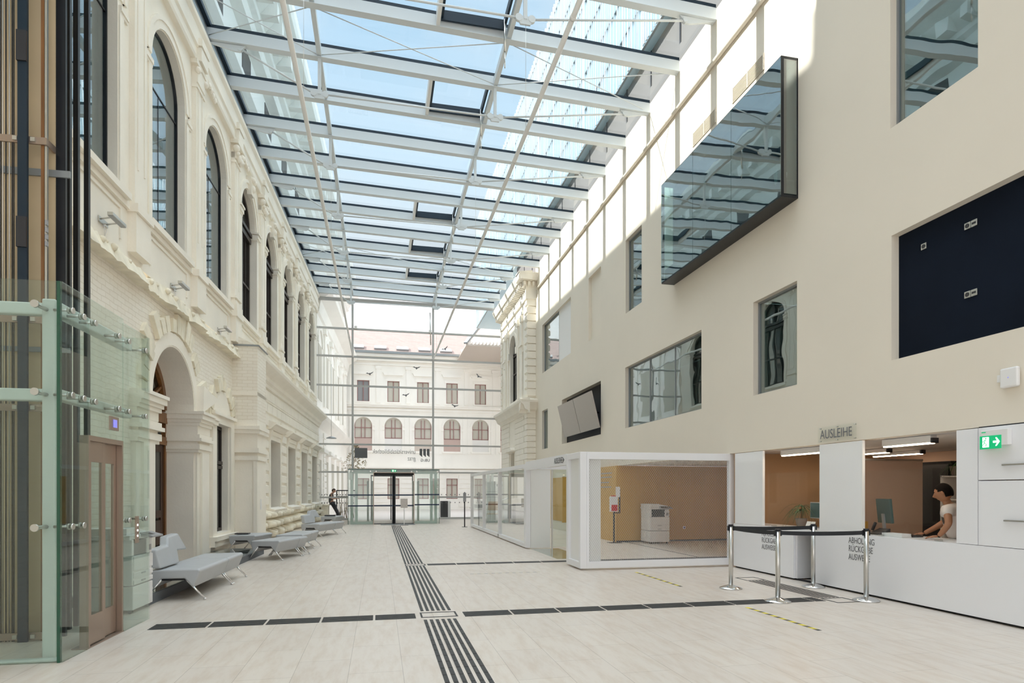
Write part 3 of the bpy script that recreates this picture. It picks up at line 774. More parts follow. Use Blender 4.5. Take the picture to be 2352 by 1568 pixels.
# piers, imposts
for (a, b) in ((11.15, 11.93), (14.17, 14.95)):
    ap.box(-.02, a, 0, .06, b, 2.32); ap.box(.06, a+.18, 0, .11, b-.12, 2.32)
for z, z2, d in ((2.32, 2.38, .10), (2.38, 2.5, .13), (2.55, 2.62, .17), (2.62, 2.70, .13), (2.72, 2.88, .09), (2.88, 2.95, .13), (2.95, 3.02, .16), (3.02, 3.12, .20), (3.12, 3.18, .23)):
    for (a, b) in ((11.15, 11.93), (14.17, 14.95)):
        ap.box(-.62, a if a > 14 else a, z, d, b, z2)
    ap.box(-.62, 14.17-d*.5, z, d, 14.95, z2); ap.box(-.62, 11.1, z, d, 11.93+d*.9, z2)
for z, z2, d in ((3.02, 3.12, .12), (3.12, 3.18, .15)): ap.box(-.02, 14.95, z, d, 15.5, z2)
# surround and sill of the narrow window
ap.box(-.02, 16.75, .35, .07, 17.05, 3.25).box(-.02, 15.25, .35, .07, 15.55, 3.2).box(-.02, 15.25, 3.1, .07, 17.05, 3.28).box(-.02, 15.2, 3.28, .13, 17.1, 3.36)
ap.box(-.02, 15.2, .20, .12, 17.12, .34).box(-.02, 15.2, .34, .17, 17.12, .44).box(-.02, 15.5, .44, .06, 16.8, .5)
ap.box(-.02, 15.1, 0, .03, 17.2, .2)
struct(ap.build('trim_17', 'plaster_old', None, LM), 'smooth plaster pilasters and imposts framing the entrance arch')
struct(MB().box(-2.4, 11.5, -.01, -.75, 14.8, 4.6).build('trim_18', 'room_dark', None, LM))

# wooden entrance door under the arch
t = thing('door_1'); struct(t, 'dark wooden double door with fanlight under the arch'); t.matrix_basis = LMT(-.55, 13.05)
f = MB(); hw = 1.12
for y in (-hw, -.05, hw-.10): f.box(-.06, y, 0, .02, y+.10, 3.0)
f.box(-.06, -hw, 2.45, .04, hw, 2.62).box(-.06, -hw, 2.9, .05, hw, 3.12)
f.build('door_frame', 'wood_brown', t)
for sg in (-1, 1):
    lf = MB(); a, b = (sg*.06, sg*1.02)
    a, b = min(a, b), max(a, b)
    lf.box(-.05, a, 0, -.01, a+.16, 2.45).box(-.05, b-.16, 0, -.01, b, 2.45).box(-.05, a, 0, -.01, b, .35).box(-.05, a, 2.3, -.01, b, 2.45).box(-.05, a, .95, -.01, b, 1.1)
    lf.box(-.04, a+.2, .4, .0, b-.2, .9)
    o = lf.build('door_leaf', 'wood_dark', t)
    MB().box(-.03, a+.16, 1.1, -.02, b-.16, 2.3).build('glass_pane', 'glass_old', o)
    MB().tube((0, sg*.12, 1.05), (.05, sg*.12, 1.05), .012).tube((.05, sg*.12, 1.05), (.05, sg*.24, 1.05), .011).build('handle', 'bronze', o)
    MB().box(0, sg*.10-.01, .55, .03, sg*.10+.03, .95).build('lock_plate', 'wood_brown', o)
f = MB(); ring(f, 0, 3.15, .98, 1.12, -.06, .03, 18); ring(f, 0, 3.15, .42, .5, -.05, .02, 12)
for k in range(1, 6):
    a = PI*k/6; f.bar((-.02, .45*math.cos(a), 3.15+.45*math.sin(a)), (-.02, 1.03*math.cos(a), 3.15+1.03*math.sin(a)), .05, .06, (1, 0, 0))
f.build('fanlight', 'wood_brown', t)
MB().prism([(1.05*math.cos(PI*k/18), 3.15+1.05*math.sin(PI*k/18)) for k in range(19)], 'x', -.045, -.04).build('fanlight_glass', 'glass_old', t)

# narrow window beside the arch
t = thing('window_31'); struct(t, 'narrow dark-framed window right of the arched door'); t.matrix_basis = LMT(-.17, 16.15)
f = MB()
for y in (-.60, -.03, .52): f.box(-.05, y, .5, .02, y+.08, 3.1)
for z in (.5, 2.05, 2.16, 3.02): f.box(-.05, -.6, z, .04 if z < 3 and z > 1 else .02, .6, z+.08)
f.build('window_frame', 'frame_brown', t); MB().box(-.02, -.6, .5, -.012, .6, 3.1).build('glass_pane', 'glass_old', t)
struct(MB().box(-1.6, 15.4, .3, -.66, 17, 3.3).build('trim_19', 'room_dark', None, LM))

# upper windows: three modern frameless ones near the camera, old brown ones beyond
for i, c in enumerate(CW):
    modern = c < 17
    t = thing('window_%d' % (40+i)); t.matrix_basis = LMT(0, c)
    k = i
    far = len(CW)-i
    if modern: struct(t, 'frameless arched window with pale blind, %s counted from the brown framed ones' % ORD[sum(1 for q in CW if q < 17)-1-i])
    else: struct(t, 'tall arched brown-framed window, %s from the glass end wall' % ORD[len(CW)-1-i])
    x = -.17
    P = lambda r, xx: [(r*math.cos(PI*q/20), CROWN-R0+r*math.sin(PI*q/20)) for q in range(21)]+[(-r, SILL), (r, SILL)]
    if modern:
        MB().prism(P(R0, x), 'x', x-.012, x).build('glass_pane', 'glass_modern', t)
        f = MB(); ring(f, 0, CROWN-R0, R0-.03, R0, x-.02, x+.03, 20)
        f.box(x-.02, -R0, SILL, x+.03, -R0+.03, CROWN-R0).box(x-.02, R0-.03, SILL, x+.03, R0, CROWN-R0)
        f.build('window_frame', 'black', t)
        MB().box(x-.02, -R0, 8.9, x+.012, R0, 8.925).box(x-.02, -.08, SILL, x+.006, -.065, 8.9).build('glazing_joint', 'black', t)
        MB().box(x-.12, .30, SILL, x-.10, R0, CROWN).build('blind', 'curtain', t)
        MB().box(x-.9, -R0-.1, SILL-.1, x-.86, R0+.1, CROWN+.1).build('dark_room', 'room_dark', t)
    else:
        MB().prism(P(R0, x), 'x', x-.062, x-.05).build('glass_pane', 'glass_old', t)
        f = MB(); ring(f, 0, CROWN-R0, R0-.10, R0, x-.06, x+.02, 20)
        for y in (-R0, -.05, R0-.10): f.box(x-.06, y, SILL, x+.02, y+.10, CROWN-R0 if y != -.05 else CROWN-.05)
        for y in (-.45, .42): f.box(x-.05, y, SILL, x, y+.03, 8.9)
        for z, d, h in ((SILL, .03, .10), (7.45, .02, .06), (8.85, .06, .14), (9.02, .10, .10)): f.box(x-.06, -R0, z, x+d, R0, z+h)
        f.build('window_frame', 'frame_brown', t)
        MB().box(x-.9, -R0-.1, SILL-.1, x-.86, R0+.1, CROWN+.1).build('dark_room', 'room_dark', t)
# surrounds: archivolts, imposts, sills, pilasters with capitals, entablature
tr = MB()
ax = [c+1.495 for c in CW]
for c in CW:
    old = c > 17
    ring(tr, c, CROWN-R0, R0+.02, R0+.20, -.01, .04 if old else .025, 20)
    ring(tr, c, CROWN-R0, R0+.16, R0+.24, -.01, .07 if old else .045, 20)
    z0 = 9.0
    for sg in (-1, 1):
        e0 = c+sg*R0
        a, b = sorted((e0-(.03*sg if old else 0), e0+sg*.30))
        if old:
            for z, h, d in ((8.98, .06, .06), (9.04, .1, .09), (9.16, .05, .12)): tr.box(-.16, min(a, b)-d*.2, z, d, max(a, b)+d*.2, z+h)
            a2, b2 = sorted((e0, e0+sg*.22)); tr.box(-.01, a2, SILL, .05, b2, 8.98)
        else:
            for z, h, d in ((8.95, .05, .03), (9.0, .08, .05)): tr.box(-.01, min(a, b)+(.03 if sg > 0 else 0), z, d, max(a, b), z+h)
            a2, b2 = sorted((e0+sg*.02, e0+sg*.16)); tr.box(-.01, a2, SILL, .03, b2, 8.95)
    # keystone
    if old:
        tr.prism([(c-.13, 9.92), (c+.13, 9.92), (c+.19, 10.42), (c-.19, 10.42)], 'x', 0, .13)
        tr.ball((.15, c-.08, 10.34), .08, 8).ball((.15, c+.08, 10.34), .08, 8).ball((.12, c, 10.12), .09, 8, (1, 1, 1.3))
    # sill
    tr.box(-.02, c-R0-.22, SILL-.13, .12, c+R0+.22, SILL-.02).box(-.16, c-R0, SILL-.04, .05, c+R0, SILL)
tr.box(-.01, -5.2, 6.02, .05, 32.6, 6.12)
for a in ax[:-1]:
    old = a > 17
    w2 = .24
    tr.box(0, a-w2, 6.1, .09, a+w2, 10.25)
    tr.box(.09, a-w2+.09, 6.75, .105, a-w2+.13, 10.0).box(.09, a+w2-.13, 6.75, .105, a+w2-.09, 10.0)
    tr.box(0, a-w2-.05, 5.36, .13, a+w2+.05, 6.02).box(0, a-w2-.08, 6.0, .17, a+w2+.08, 6.14)
    if old:
        tr.box(0, a-w2-.05, 6.14, .15, a+w2+.05, 6.32).box(0, a-w2-.02, 6.32, .12, a+w2+.02, 6.42).box(0, a-w2-.04, 6.48, .14, a+w2+.04, 6.54)
    tr.box(0, a-w2-.02, 9.98, .12, a+w2+.02, 10.04)
    for sg in (-1, 1):
        tr.ball((.13, a+sg*(w2+.0), 10.34), .10 if old else .07, 10, (.9, 1, 1))
        if old:
            tr.ball((.15, a+sg*.10, 10.14), .075, 8, (1, 1, 1.5)); tr.ball((.17, a+sg*w2, 10.20), .05, 8)
    tr.box(0, a-w2-.10, 10.44, .20 if old else .14, a+w2+.10, 10.54)
    tr.box(0, a-w2, 10.1, .12, a+w2, 10.44)
    # panels below the sill
for c in CW:
    tr.box(0, c-.95, 5.45, .025, c-.90, 5.95).box(0, c+.90, 5.45, .025, c+.95, 5.95).box(0, c-.95, 5.92, .025, c+.95, 5.96)
prof = [(0, 10.54), (.10, 10.54), (.12, 10.60), (.09, 10.64), (.09, 10.82), (.13, 10.86), (.13, 11.02), (.10, 11.05), (.10, 11.28), (.16, 11.34), (.17, 11.42), (.10, 11.5), (0, 11.5)]
tr.prism(prof, 'y', -5.2, 32.6)
for a in ax[:-1]:                          # carved drops on the frieze
    tr.box(.08, a-.22, 10.56, .19, a+.22, 10.84).box(.08, a-.25, 10.86, .21, a+.25, 11.02)
    for q in range(4): tr.ball((.17, a+.38+q*.13, 10.42-q*.03), .06, 6, (.7, 1, 1.2))
struct(tr.build('trim_20', 'plaster_old', None, LM), 'pilasters, archivolts and frieze of the old facade')
# lower window surrounds and hoods
for i, c in enumerate(lowc):
    t = thing('window_%d' % (60+i)); t.matrix_basis = LMT(0, c); struct(t, 'tall narrow ground-floor window with projecting hood, %s from the brick buttress' % ORD[i])
    m_ = MB(); h = .78
    m_.box(.09, -h-.20, .92, .17, -h, 3.3).box(.09, h, .92, .17, h+.20, 3.3).box(.09, -h-.2, 3.15, .17, h+.2, 3.36).box(.09, -h-.1, 3.3, .2, h+.1, 3.45)
    m_.prism([(.09, 3.45), (.22, 3.47), (.34, 3.58), (.40, 3.62), (.40, 3.67), (.09, 3.76)], 'y', -h-.30, h+.30)
    m_.prism([(.09, .80), (.34, .80), (.36, .90), (.09, .96)], 'y', -h-.25, h+.25)
    for sg in (-1, 1): m_.prism([(.09, 3.0), (.16, 3.0), (.26, 3.45), (.09, 3.47)], 'y', sg*(h+.12)-.07, sg*(h+.12)+.07)
    m_.build('window_surround', 'plaster_old', t)
    f = MB()
    for y in (-h, -.04, h-.08): f.box(-.28, y, .95, -.22, y+.08, 3.15)
    for z in (.95, 2.3, 3.07): f.box(-.28, -h, z, -.21, h, z+.08)
    f.build('window_frame', 'frame_brown', t); MB().box(-.26, -h, .95, -.25, h, 3.15).build('glass_pane', 'glass_old', t)
    MB().box(-.56, -h, .9, -.54, h, 3.2).build('blind', 'curtain', t)
# front corner strip seen past the narrow window: door bell plate
tag(MB().box(.60, 17.5, 1.0, .62, 17.56, 1.28).build('intercom', 'plastic_white', None, LM), 'small white intercom plate on the brick buttress', 'intercom')
# small wall spotlights
for s_, z_, lab in ((10.14, 5.47, 'grey wall spotlight nearest the lift'), (12.95, 5.42, 'grey wall spotlight above the arched door'), (15.95, 5.36, 'grey wall spotlight left of the brick buttress')):
    t = thing('wall_spotlight', lab, 'spotlight', LMT(0, s_, z_), 'spotlights on the old facade')
    MB().box(.16, -.22, .02, .24, .22, .07).build('lamp_body', 'steel', t, bev=.006)
    MB().box(.165, -.21, .012, .235, .21, .02).build('lens', 'plastic_grey', t)
    MB().tube((0, -.1, .0), (.2, -.1, .04), .012).tube((0, .1, 0), (.2, .1, .04), .012).box(0, -.14, -.04, .02, .14, .04).build('bracket', 'steel', t)
    MB().path([(.01, 0, -.04), (.05, .02, -.12), (.02, .03, -.2), (.03, .0, -.04)], .006, 6).build('cable', 'plastic_white', t)

# ================================================================ upper part of the left building above the roof, and its wing beyond
lb = thing('building', 'old cream wing with heavy cornice rising above the roof on the left', 'building', LM)
m_ = MB()
m_.box(-8, -6, 11.95, -.35, 49.5, 16.2)
cor = [(-.35, 15.0), (-.05, 15.1), (.0, 15.4), (.15, 15.5), (.15, 15.7), (.55, 16.2), (.90, 16.4), (.95, 16.6), (.95, 16.95), (-.35, 17.1)]
m_.prism(cor, 'y', 8.7, 49.5)
m_.prism([(-.35, 12.9), (-.2, 12.95), (-.05, 13.15), (-.05, 13.3), (-.35, 13.4)], 'y', -6, 49.5)
for i in range(53):
    y = 9+i*.75; m_.box(-.1, y, 15.72, .65, y+.3, 16.15)
m_.box(-.35, -6, 15.0, .95, 8.7, 17.75)
m_.build('wall', 'plaster_shaded', lb)
MB().box(-8, 32.8, 0, 0, 49.5, 12.0).build('wall', 'plaster_out', lb)
m_ = MB(); m_.prism([(-.4, 17.1), (-8, 21), (-8, 16)], 'y', -6, 49.5); m_.build('roof', 'roof_tile', lb)
for i, c in enumerate([-1+3*k for k in range(11)]+[33.9+3*k for k in range(5)]):
    if i < 11: MB().box(-.36, c-.5, 13.55, -.33, c+.5, 14.9).build('window', 'frame_brown', lb)
    f = MB()
    if i >= 11:
        f.box(-.0, c-.75, 6.3, .02, c+.75, 9.2).build('window', 'curtain', lb)
        f = MB(); f.box(0, c-.6, .95, .02, c+.6, 3.15).build('window', 'curtain', lb)
        f = MB(); f.box(0, c-.95, 3.5, .35, c+.95, 3.7); f.box(0, c-.2+1.5, 6.1, .12, c+.2+1.5, 10.3); f.box(0, c-.3+1.5, 10.1, .2, c+.3+1.5, 10.4)
        ring(f, c, 9.2, .78, 1.0, 0, .08, 10); f.box(0, c-.8, .8, .25, c+.8, .93); f.build('window_surround', 'plaster_out', lb)
m_ = MB(); m_.prism([(0, 4.8), (.4, 5.2), (.48, 5.35), (0, 5.5)], 'y', 32.8, 49.5).prism([(0, 10.6), (.1, 10.7), (.2, 11.3), (.75, 11.7), (.8, 11.9), (0, 12)], 'y', 32.8, 49.5)
for j in range(11): m_.box(0, 32.8, 1+j*.34, .06, 33.1, 1.28+j*.34); m_.box(0, 35.2, 1+j*.34, .06, 36.3, 1.28+j*.34)
m_.build('cornice', 'plaster_out', lb)

# far building across the courtyard
YB2 = 50.0
fb = thing('building', 'long white palace facade with arched windows across the courtyard', 'building', (0, 0, 0))
m_ = MB()
def fhole(mb, x0, x1, z0, z1, holes, yf, yb):
    tmp = MB(); wall_holes(tmp, x0, x1, z0, z1, holes, 0, 1)
    b = len(mb.v)
    for (a, yy, z) in tmp.v: mb.v.append((yy, yf+(yb-yf)*a, z))
    for f_, s_ in zip(tmp.f, tmp.sm): mb.f.append(tuple(b+i for i in f_)); mb.sm.append(s_)
SP = 2.35; xc = [-1.27+SP*k for k in range(-5, 10)]
hs = []
for x in xc:
    hs += [(x-.68, x+.68, 4.70, 7.35, True), (x-.47, x+.47, 8.60, 10.27), (x-.46, x+.46, .85, 2.5)]
fhole(m_, -14, 22, -.05, 12.4, hs, YB2, YB2+.25)
m_.build('wall', 'plaster_out', fb)
m_ = MB()
for x in xc:
    for q in range(10):
        a0, a1 = PI*q/10, PI*(q+1)/10
        P = [(x+r*math.cos(a), 6.67+r*math.sin(a)) for r, a in ((.7, a0), (.88, a0), (.88, a1), (.7, a1))]
        m_.prism(P, 'y', YB2-.05, YB2)
    m_.box(x-.95, YB2-.06, 6.35, x-.68, YB2, 6.5).box(x+.68, YB2-.06, 6.35, x+.95, YB2, 6.5).box(x-.8, YB2-.1, 4.55, x+.8, YB2, 4.7)
    m_.box(x-.62, YB2-.06, 8.5, x+.62, YB2, 8.6).box(x-.62, YB2-.05, 10.27, x+.62, YB2, 10.5).prism([(x-.85, 10.95), (x+.85, 10.95), (x+.72, 10.72), (x-.72, 10.72)], 'y', YB2-.16, YB2)
    m_.box(x+SP/2-.16, YB2-.07, 8.5, x+SP/2+.16, YB2, 11.3).box(x+SP/2-.24, YB2-.12, 11.2, x+SP/2+.24, YB2, 11.45)
    m_.box(x+SP/2-.3, YB2-.05, 4.5, x+SP/2-.1, YB2, 7.7).box(x+SP/2+.1, YB2-.05, 4.5, x+SP/2+.3, YB2, 7.7)
for z, h, d in ((7.9, .15, .12), (8.15, .15, .22), (8.3, .08, .3), (3.0, .2, .22), (3.3, .12, .3), (11.5, .12, .12), (11.8, .15, .3), (12.1, .25, .55)):
    m_.box(-14, YB2-d, z, 22, YB2, z+h)
for j in range(7): 
    for x in xc: m_.box(x+.55, YB2-.05, .2+j*.38, x+SP-.55, YB2, .5+j*.38)
m_.build('cornice', 'plaster_out', fb)
m_ = MB(); m_.hexa([(-14, YB2-.5, 12.4), (22, YB2-.5, 12.4), (22, YB2+6, 12.4), (-14, YB2+6, 12.4)], [(-14, YB2-.45, 12.45), (22, YB2-.45, 12.45), (22, YB2+6, 15.9), (-14, YB2+6, 15.9)])
m_.build('roof', 'roof_tiles', fb)
m_ = MB(); m_.box(-14, YB2-.75, 12.32, 22, YB2-.45, 12.5); m_.build('gutter', 'zinc', fb)
for k, x in enumerate([-1.7+1.75*q for q in range(-3, 9)]):
    sl = Matrix.Translation((x, YB2+.42, 12.95)) @ Matrix.Rotation(math.atan(3.45/6.45), 4, 'X')
    o = MB().box(-.48, -.4, -.1, .48, .42, .12).build('roof_window', 'plastic_grey', fb, sl)
    MB().box(-.40, -.12, .12, .40, .35, .14).build('blind', 'plastic_white', o)
for i, x in enumerate(xc):
    for (h, z0, z1, arched) in ((.68, 4.7, 7.35, 1), (.47, 8.6, 10.27, 0), (.46, .85, 2.5, 0)):
        o = MB().box(x-h, YB2+.16, z0, x+h, YB2+.18, z1).build('window', 'decal_soft' if (i == 5 and not arched and z0 > 8) else 'curtain', fb)
        f = MB()
        bars = (-h, -.16, .16-.05, h-.05) if arched else (-h, -.025, h-.05)
        for b in bars: f.box(x+b, YB2+.10, z0, x+b+.05, YB2+.15, z1 if not arched else 7.2)
        for z in ((5.7, 6.5) if arched else (z0, z1-.05, z0+1.1 if z0 < 1 else z1-.05)): f.box(x-h, YB2+.10, z, x+h, YB2+.15, z+.05)
        f.build('window_bars', 'frame_red', o)
        if arched:
            MB().box(x-h, YB2+.09, 4.7, x+h, YB2+.10, 5.68).build('blind', ('paper', 'roof_tile', 'roof_sheet')[(i*2) % 3], o)
# wing on the right outside
rb = thing('building', 'right courtyard wing with ribbed brown roof beyond the stone wing', 'building', (0, 0, 0))
MB().box(12.6, 44.5, -.05, 14, 49.6, 12.0).build('wall', 'plaster_out', rb)
m_ = MB(); m_.hexa([(6.1, 44, 12.0), (14, 44, 12.0), (14, 49.4, 12.0), (6.1, 49.4, 12.0)], [(6.1, 44, 12.1), (14, 44, 12.1), (14, 49.4, 19), (9.2, 49.4, 16.4)])
for i in range(30): m_.bar((6.2+i*.26, 43.98, 12.12), (9.3+i*.17, 49.3, 16.5+.1*i), .05, .06)
m_.build('roof', 'roof_sheet', rb)
MB().bar((6.05, 43.95, 12.15), (9.15, 49.3, 16.6), .25, .12).build('gutter', 'zinc', rb)
# glass tower of the new building above the roof
tb = thing('building', 'new tower clad in pale vertical glass fins above the roof on the right', 'building', (0, 0, 0))
m_ = MB(); m_.box(6.95, -8, 11.52, 14, 31, 13.1); m_.box(XR, -6, 11.45, 7.2, 26.67, 11.9)
m_.build('wall', 'soffit', tb)
m_ = MB(); m_.box(6.75, -8, 13.0, 14, 43, 20.5); m_.build('core', 'light_blue_fin', tb)
m_ = MB(); rng = random.Random(5); y = -8
while y < 43:
    w_ = rng.choice((.02, .03, .06)); m_.box(6.67, y, 13.05, 6.76, y+w_, 20.55); y += rng.uniform(.09, .30)
m_.build('fins', 'fin_white', tb)
m_ = MB()
for i in range(7): m_.box(6.69, -8, 13.0+i*1.2, 6.75, 43, 13.02+i*1.2)
m_.build('rails', 'zinc', tb)
m_ = MB()
for i in range(24): m_.box(6.93, -7.5+i*1.6, 11.6, 6.96, -7.44+i*1.6, 13.0)
m_.build('joints', 'plastic_dark', tb)
# ================================================================ glass lift at the left front
lift = thing('glass_lift', 'glass lift shaft with pale green steel frame and bronze doors', 'lift', LMT(0, 6.13))
H3 = 3.33
gm = [((1.43, 0, 1.445, .46), 0, H3), ((1.43, .47, 1.445, 1.19), 2.03, H3+.0), ((1.43, 1.20, 1.445, 1.88), 0, H3-.04)]
for (a, b, c, d), z0, z1 in gm:
    MB().box(a, b, z0, c, d, z1).build('glass_panel', 'glass_green', lift)
MB().box(.0, 0, 0, 1.40, .014, H3).build('glass_panel', 'glass_green', lift)
MB().box(.0, 1.87, 0, 1.43, 1.884, H3-.04).build('glass_panel', 'glass_green', lift)
e_ = MB(); e_.box(1.405, -.004, 0, 1.43, .03, H3); e_.build('glass_edge', 'glass_edge', lift)
f = MB()
f.box(1.20, .16, 0, 1.31, .27, 3.22)
for z in (3.13, 2.36): f.box(0, .17, z-.055, 1.24, .26, z+.055)
f.box(1.20, .16, 3.10, 1.31, 1.75, 3.22).box(1.20, .16, 2.33, 1.31, 1.75, 2.43)
f.box(0, 0.02, 0, 1.4, .1, .03)
f.build('steel_frame', 'green_steel', lift, bev=.02, seg=3)
for z in (3.12, 2.36, 1.18):
    for y in (.16, .36, .58, 1.08, 1.32, 1.76):
        if z < 2 and .46 < y < 1.2: continue
        m_ = MB(); m_.tube((1.30, y, z), (1.43, y, z), .012, 8).tube((1.445, y, z), (1.462, y, z), .028, 16).tube((1.415, y, z), (1.43, y, z), .028, 16)
        m_.build('glass_fixing', 'steel', lift)
    m_ = MB(); m_.tube((1.24, -.02, z), (1.24, .2, z), .018, 10).tube((1.24, -.025, z), (1.24, -.005, z), .033, 16)
    m_.build('glass_fixing', 'steel', lift)
# doors
f = MB(); f.box(1.36, .47, 0, 1.44, .50, 2.02).box(1.36, 1.17, 0, 1.44, 1.20, 2.02).box(1.36, .47, 1.98, 1.44, 1.20, 2.03).box(1.30, .45, 0, 1.44, 1.22, .012)
f.build('door_frame', 'bronze', lift)
for a, b, dx in ((.505, .85, 0), (.86, 1.165, -.03)):
    d = MB(); x0_, x1_ = 1.385+dx, 1.415+dx
    d.box(x0_, a, .02, x1_, a+.07, 1.98).box(x0_, b-.05, .02, x1_, b, 1.98).box(x0_, a, .02, x1_, b, .30).box(x0_, a, 1.78, x1_, b, 1.98)
    o = d.build('door_leaf', 'bronze', lift)
    MB().box(x0_+.01, a+.07, .30, x0_+.02, b-.05, 1.78).build('door_glass', 'glass_door', o)
o = MB().box(1.446, .86, 2.12, 1.46, 1.05, 2.26).build('display_panel', 'bronze', lift)
MB().box(1.461, .92, 2.15, 1.466, 1.0, 2.23).build('display_screen', 'blue_display', o)
o = MB().box(1.446, 1.47, .92, 1.458, 1.55, 1.22).build('call_panel', 'bronze', lift)
for z in (1.0, 1.06, 1.12): MB().tube((1.458, 1.51, z), (1.463, 1.51, z), .012, 10).build('button', 'exit_white', o)
# guide rails inside, on a tan shaft wall
struct(MB().box(-.3, 7.2, 0, .86, 7.34, 12).build('wall_lift', 'shaft_tan', None, LM), 'tan rendered shaft wall behind the lift rails')
gr = thing('lift_guide_rails', 'dark vertical lift rails and cables rising against the tan shaft wall', 'rail', LMT(0, 7.05))
def rail(x, w_, m, y=.0, z1=12, nm='guide_rail'): MB().box(x-w_/2, y, 0, x+w_/2, y+.03, z1).build(nm, m, gr)
rail(.665, .085, 'gasket', -.06); rail(.815, .03, 'wood_brown'); rail(.845, .02, 'steel'); rail(.90, .10, 'black', .15)
for x, m in ((.445, 'black'), (.462, 'steel'), (.49, 'black'), (.52, 'steel'), (.545, 'black'), (.56, 'black')): MB().tube((x, 0, 0), (x, 0, 12), .006, 6).build('cable', m, gr)
for y, w_ in ((.46, .07), (.63, .06), (.86, .07)): MB().box(.78, y+.02, 0, .83, y+.065, 12).build('guide_post', 'black', gr)
for z in (5.0, 3.21, 2.33, .05):
    m_ = MB(); m_.box(.3, -.02, z-.035, .86, .0, z+.035).box(.84, 0, z-.035, .86, .2, z+.035)
    o = m_.build('bracket', 'bronze', gr)
    for x in (.585, .745): MB().box(x-.02, -.04, z-.02, x+.02, -.02, z+.02).build('clamp', 'steel', o)
struct(MB().box(-.3, 7.18, 4.72, 1.0, 7.2, 4.79).box(-.3, 7.18, 2.92, 1.0, 7.2, 2.97).build('trim_21', 'zinc', None, LM))
for z in (5.9, 4.06): MB().box(.62, -.08, z-.15, .71, -.055, z+.15).build('rail_joint', 'plastic_dark', gr)
m_ = MB()
for k in range(4): m_.box(.85, -.03, 3.95+k*.07, .87, 0, 4.0+k*.07)
m_.build('cable_clip', 'plastic_grey', gr)

# ================================================================ photocopiers
def copier(name, mw, label, group=None):
    t = thing(name, label, 'copier', mw, group)
    m_ = MB(); m_.box(-.30, -.31, .05, .30, .31, .36); m_.build('paper_cabinet', 'plastic_white', t, bev=.008)
    m_ = MB(); m_.box(-.30, -.30, .37, .30, .30, .76); m_.box(-.30, .10, .76, .30, .30, .98); m_.box(-.30, -.30, .76, -.24, .30, .98).box(.16, -.30, .76, .30, .30, .98)
    m_.build('body', 'plastic_white', t, bev=.008)
    MB().box(-.24, -.28, .765, .16, .10, .96).build('output_bay', 'plastic_dark', t)
    MB().box(-.31, -.28, .98, .31, .31, 1.04).build('scanner_bed', 'plastic_white', t, bev=.008)
    m_ = MB(); m_.box(-.30, -.24, 1.04, .02, .31, 1.13); m_.hexa([(.02, -.24, 1.04), (.30, -.24, 1.04), (.30, .31, 1.04), (.02, .31, 1.04)], [(.02, -.24, 1.12), (.30, -.22, 1.07), (.30, .31, 1.07), (.02, .31, 1.12)])
    m_.build('document_feeder', 'plastic_white', t, bev=.006)
    for k, (a, b) in enumerate(((.37, .44), (.46, .54), (.56, .75))):
        o = MB().box(-.27, -.312, a+.01, .30, -.30, b).build('drawer', 'plastic_white', t, bev=.004)
        if k < 2: MB().box(-.06, -.318, b-.035, .06, -.311, b-.015).build('handle', 'plastic_grey', o)
    o = MB().hexa([(.0, -.42, .99), (.34, -.42, .99), (.34, -.27, 1.0), (.0, -.27, 1.0)], [(.0, -.42, 1.01), (.34, -.42, 1.01), (.34, -.27, 1.06), (.0, -.27, 1.06)]).build('control_panel', 'plastic_grey', t)
    MB().hexa([(.03, -.40, 1.012), (.20, -.40, 1.012), (.20, -.29, 1.052), (.03, -.29, 1.052)], [(.03, -.40, 1.016), (.20, -.40, 1.016), (.20, -.29, 1.056), (.03, -.29, 1.056)]).build('screen', 'plastic_dark', o)
    MB().box(.20, -.303, .80, .27, -.30, .88).build('badge_panel', 'plastic_grey', t)
    for x in (-.25, .25):
        for y in (-.26, .26): MB().tube((x-.02, y, .028), (x+.02, y, .028), .028, 12).build('caster', 'plastic_dark', t)
    return t
copier('photocopier', Matrix.Translation((7.77, 16.45, 0)) @ Matrix.Rotation(.0, 4, 'Z'), 'white photocopier standing behind the mesh cage against ochre wall')
copier('photocopier', LMT(.83, 8.62, 0, PI/2) @ Matrix.Diagonal((1, 1, .92, 1)), 'white photocopier half hidden behind the glass lift')

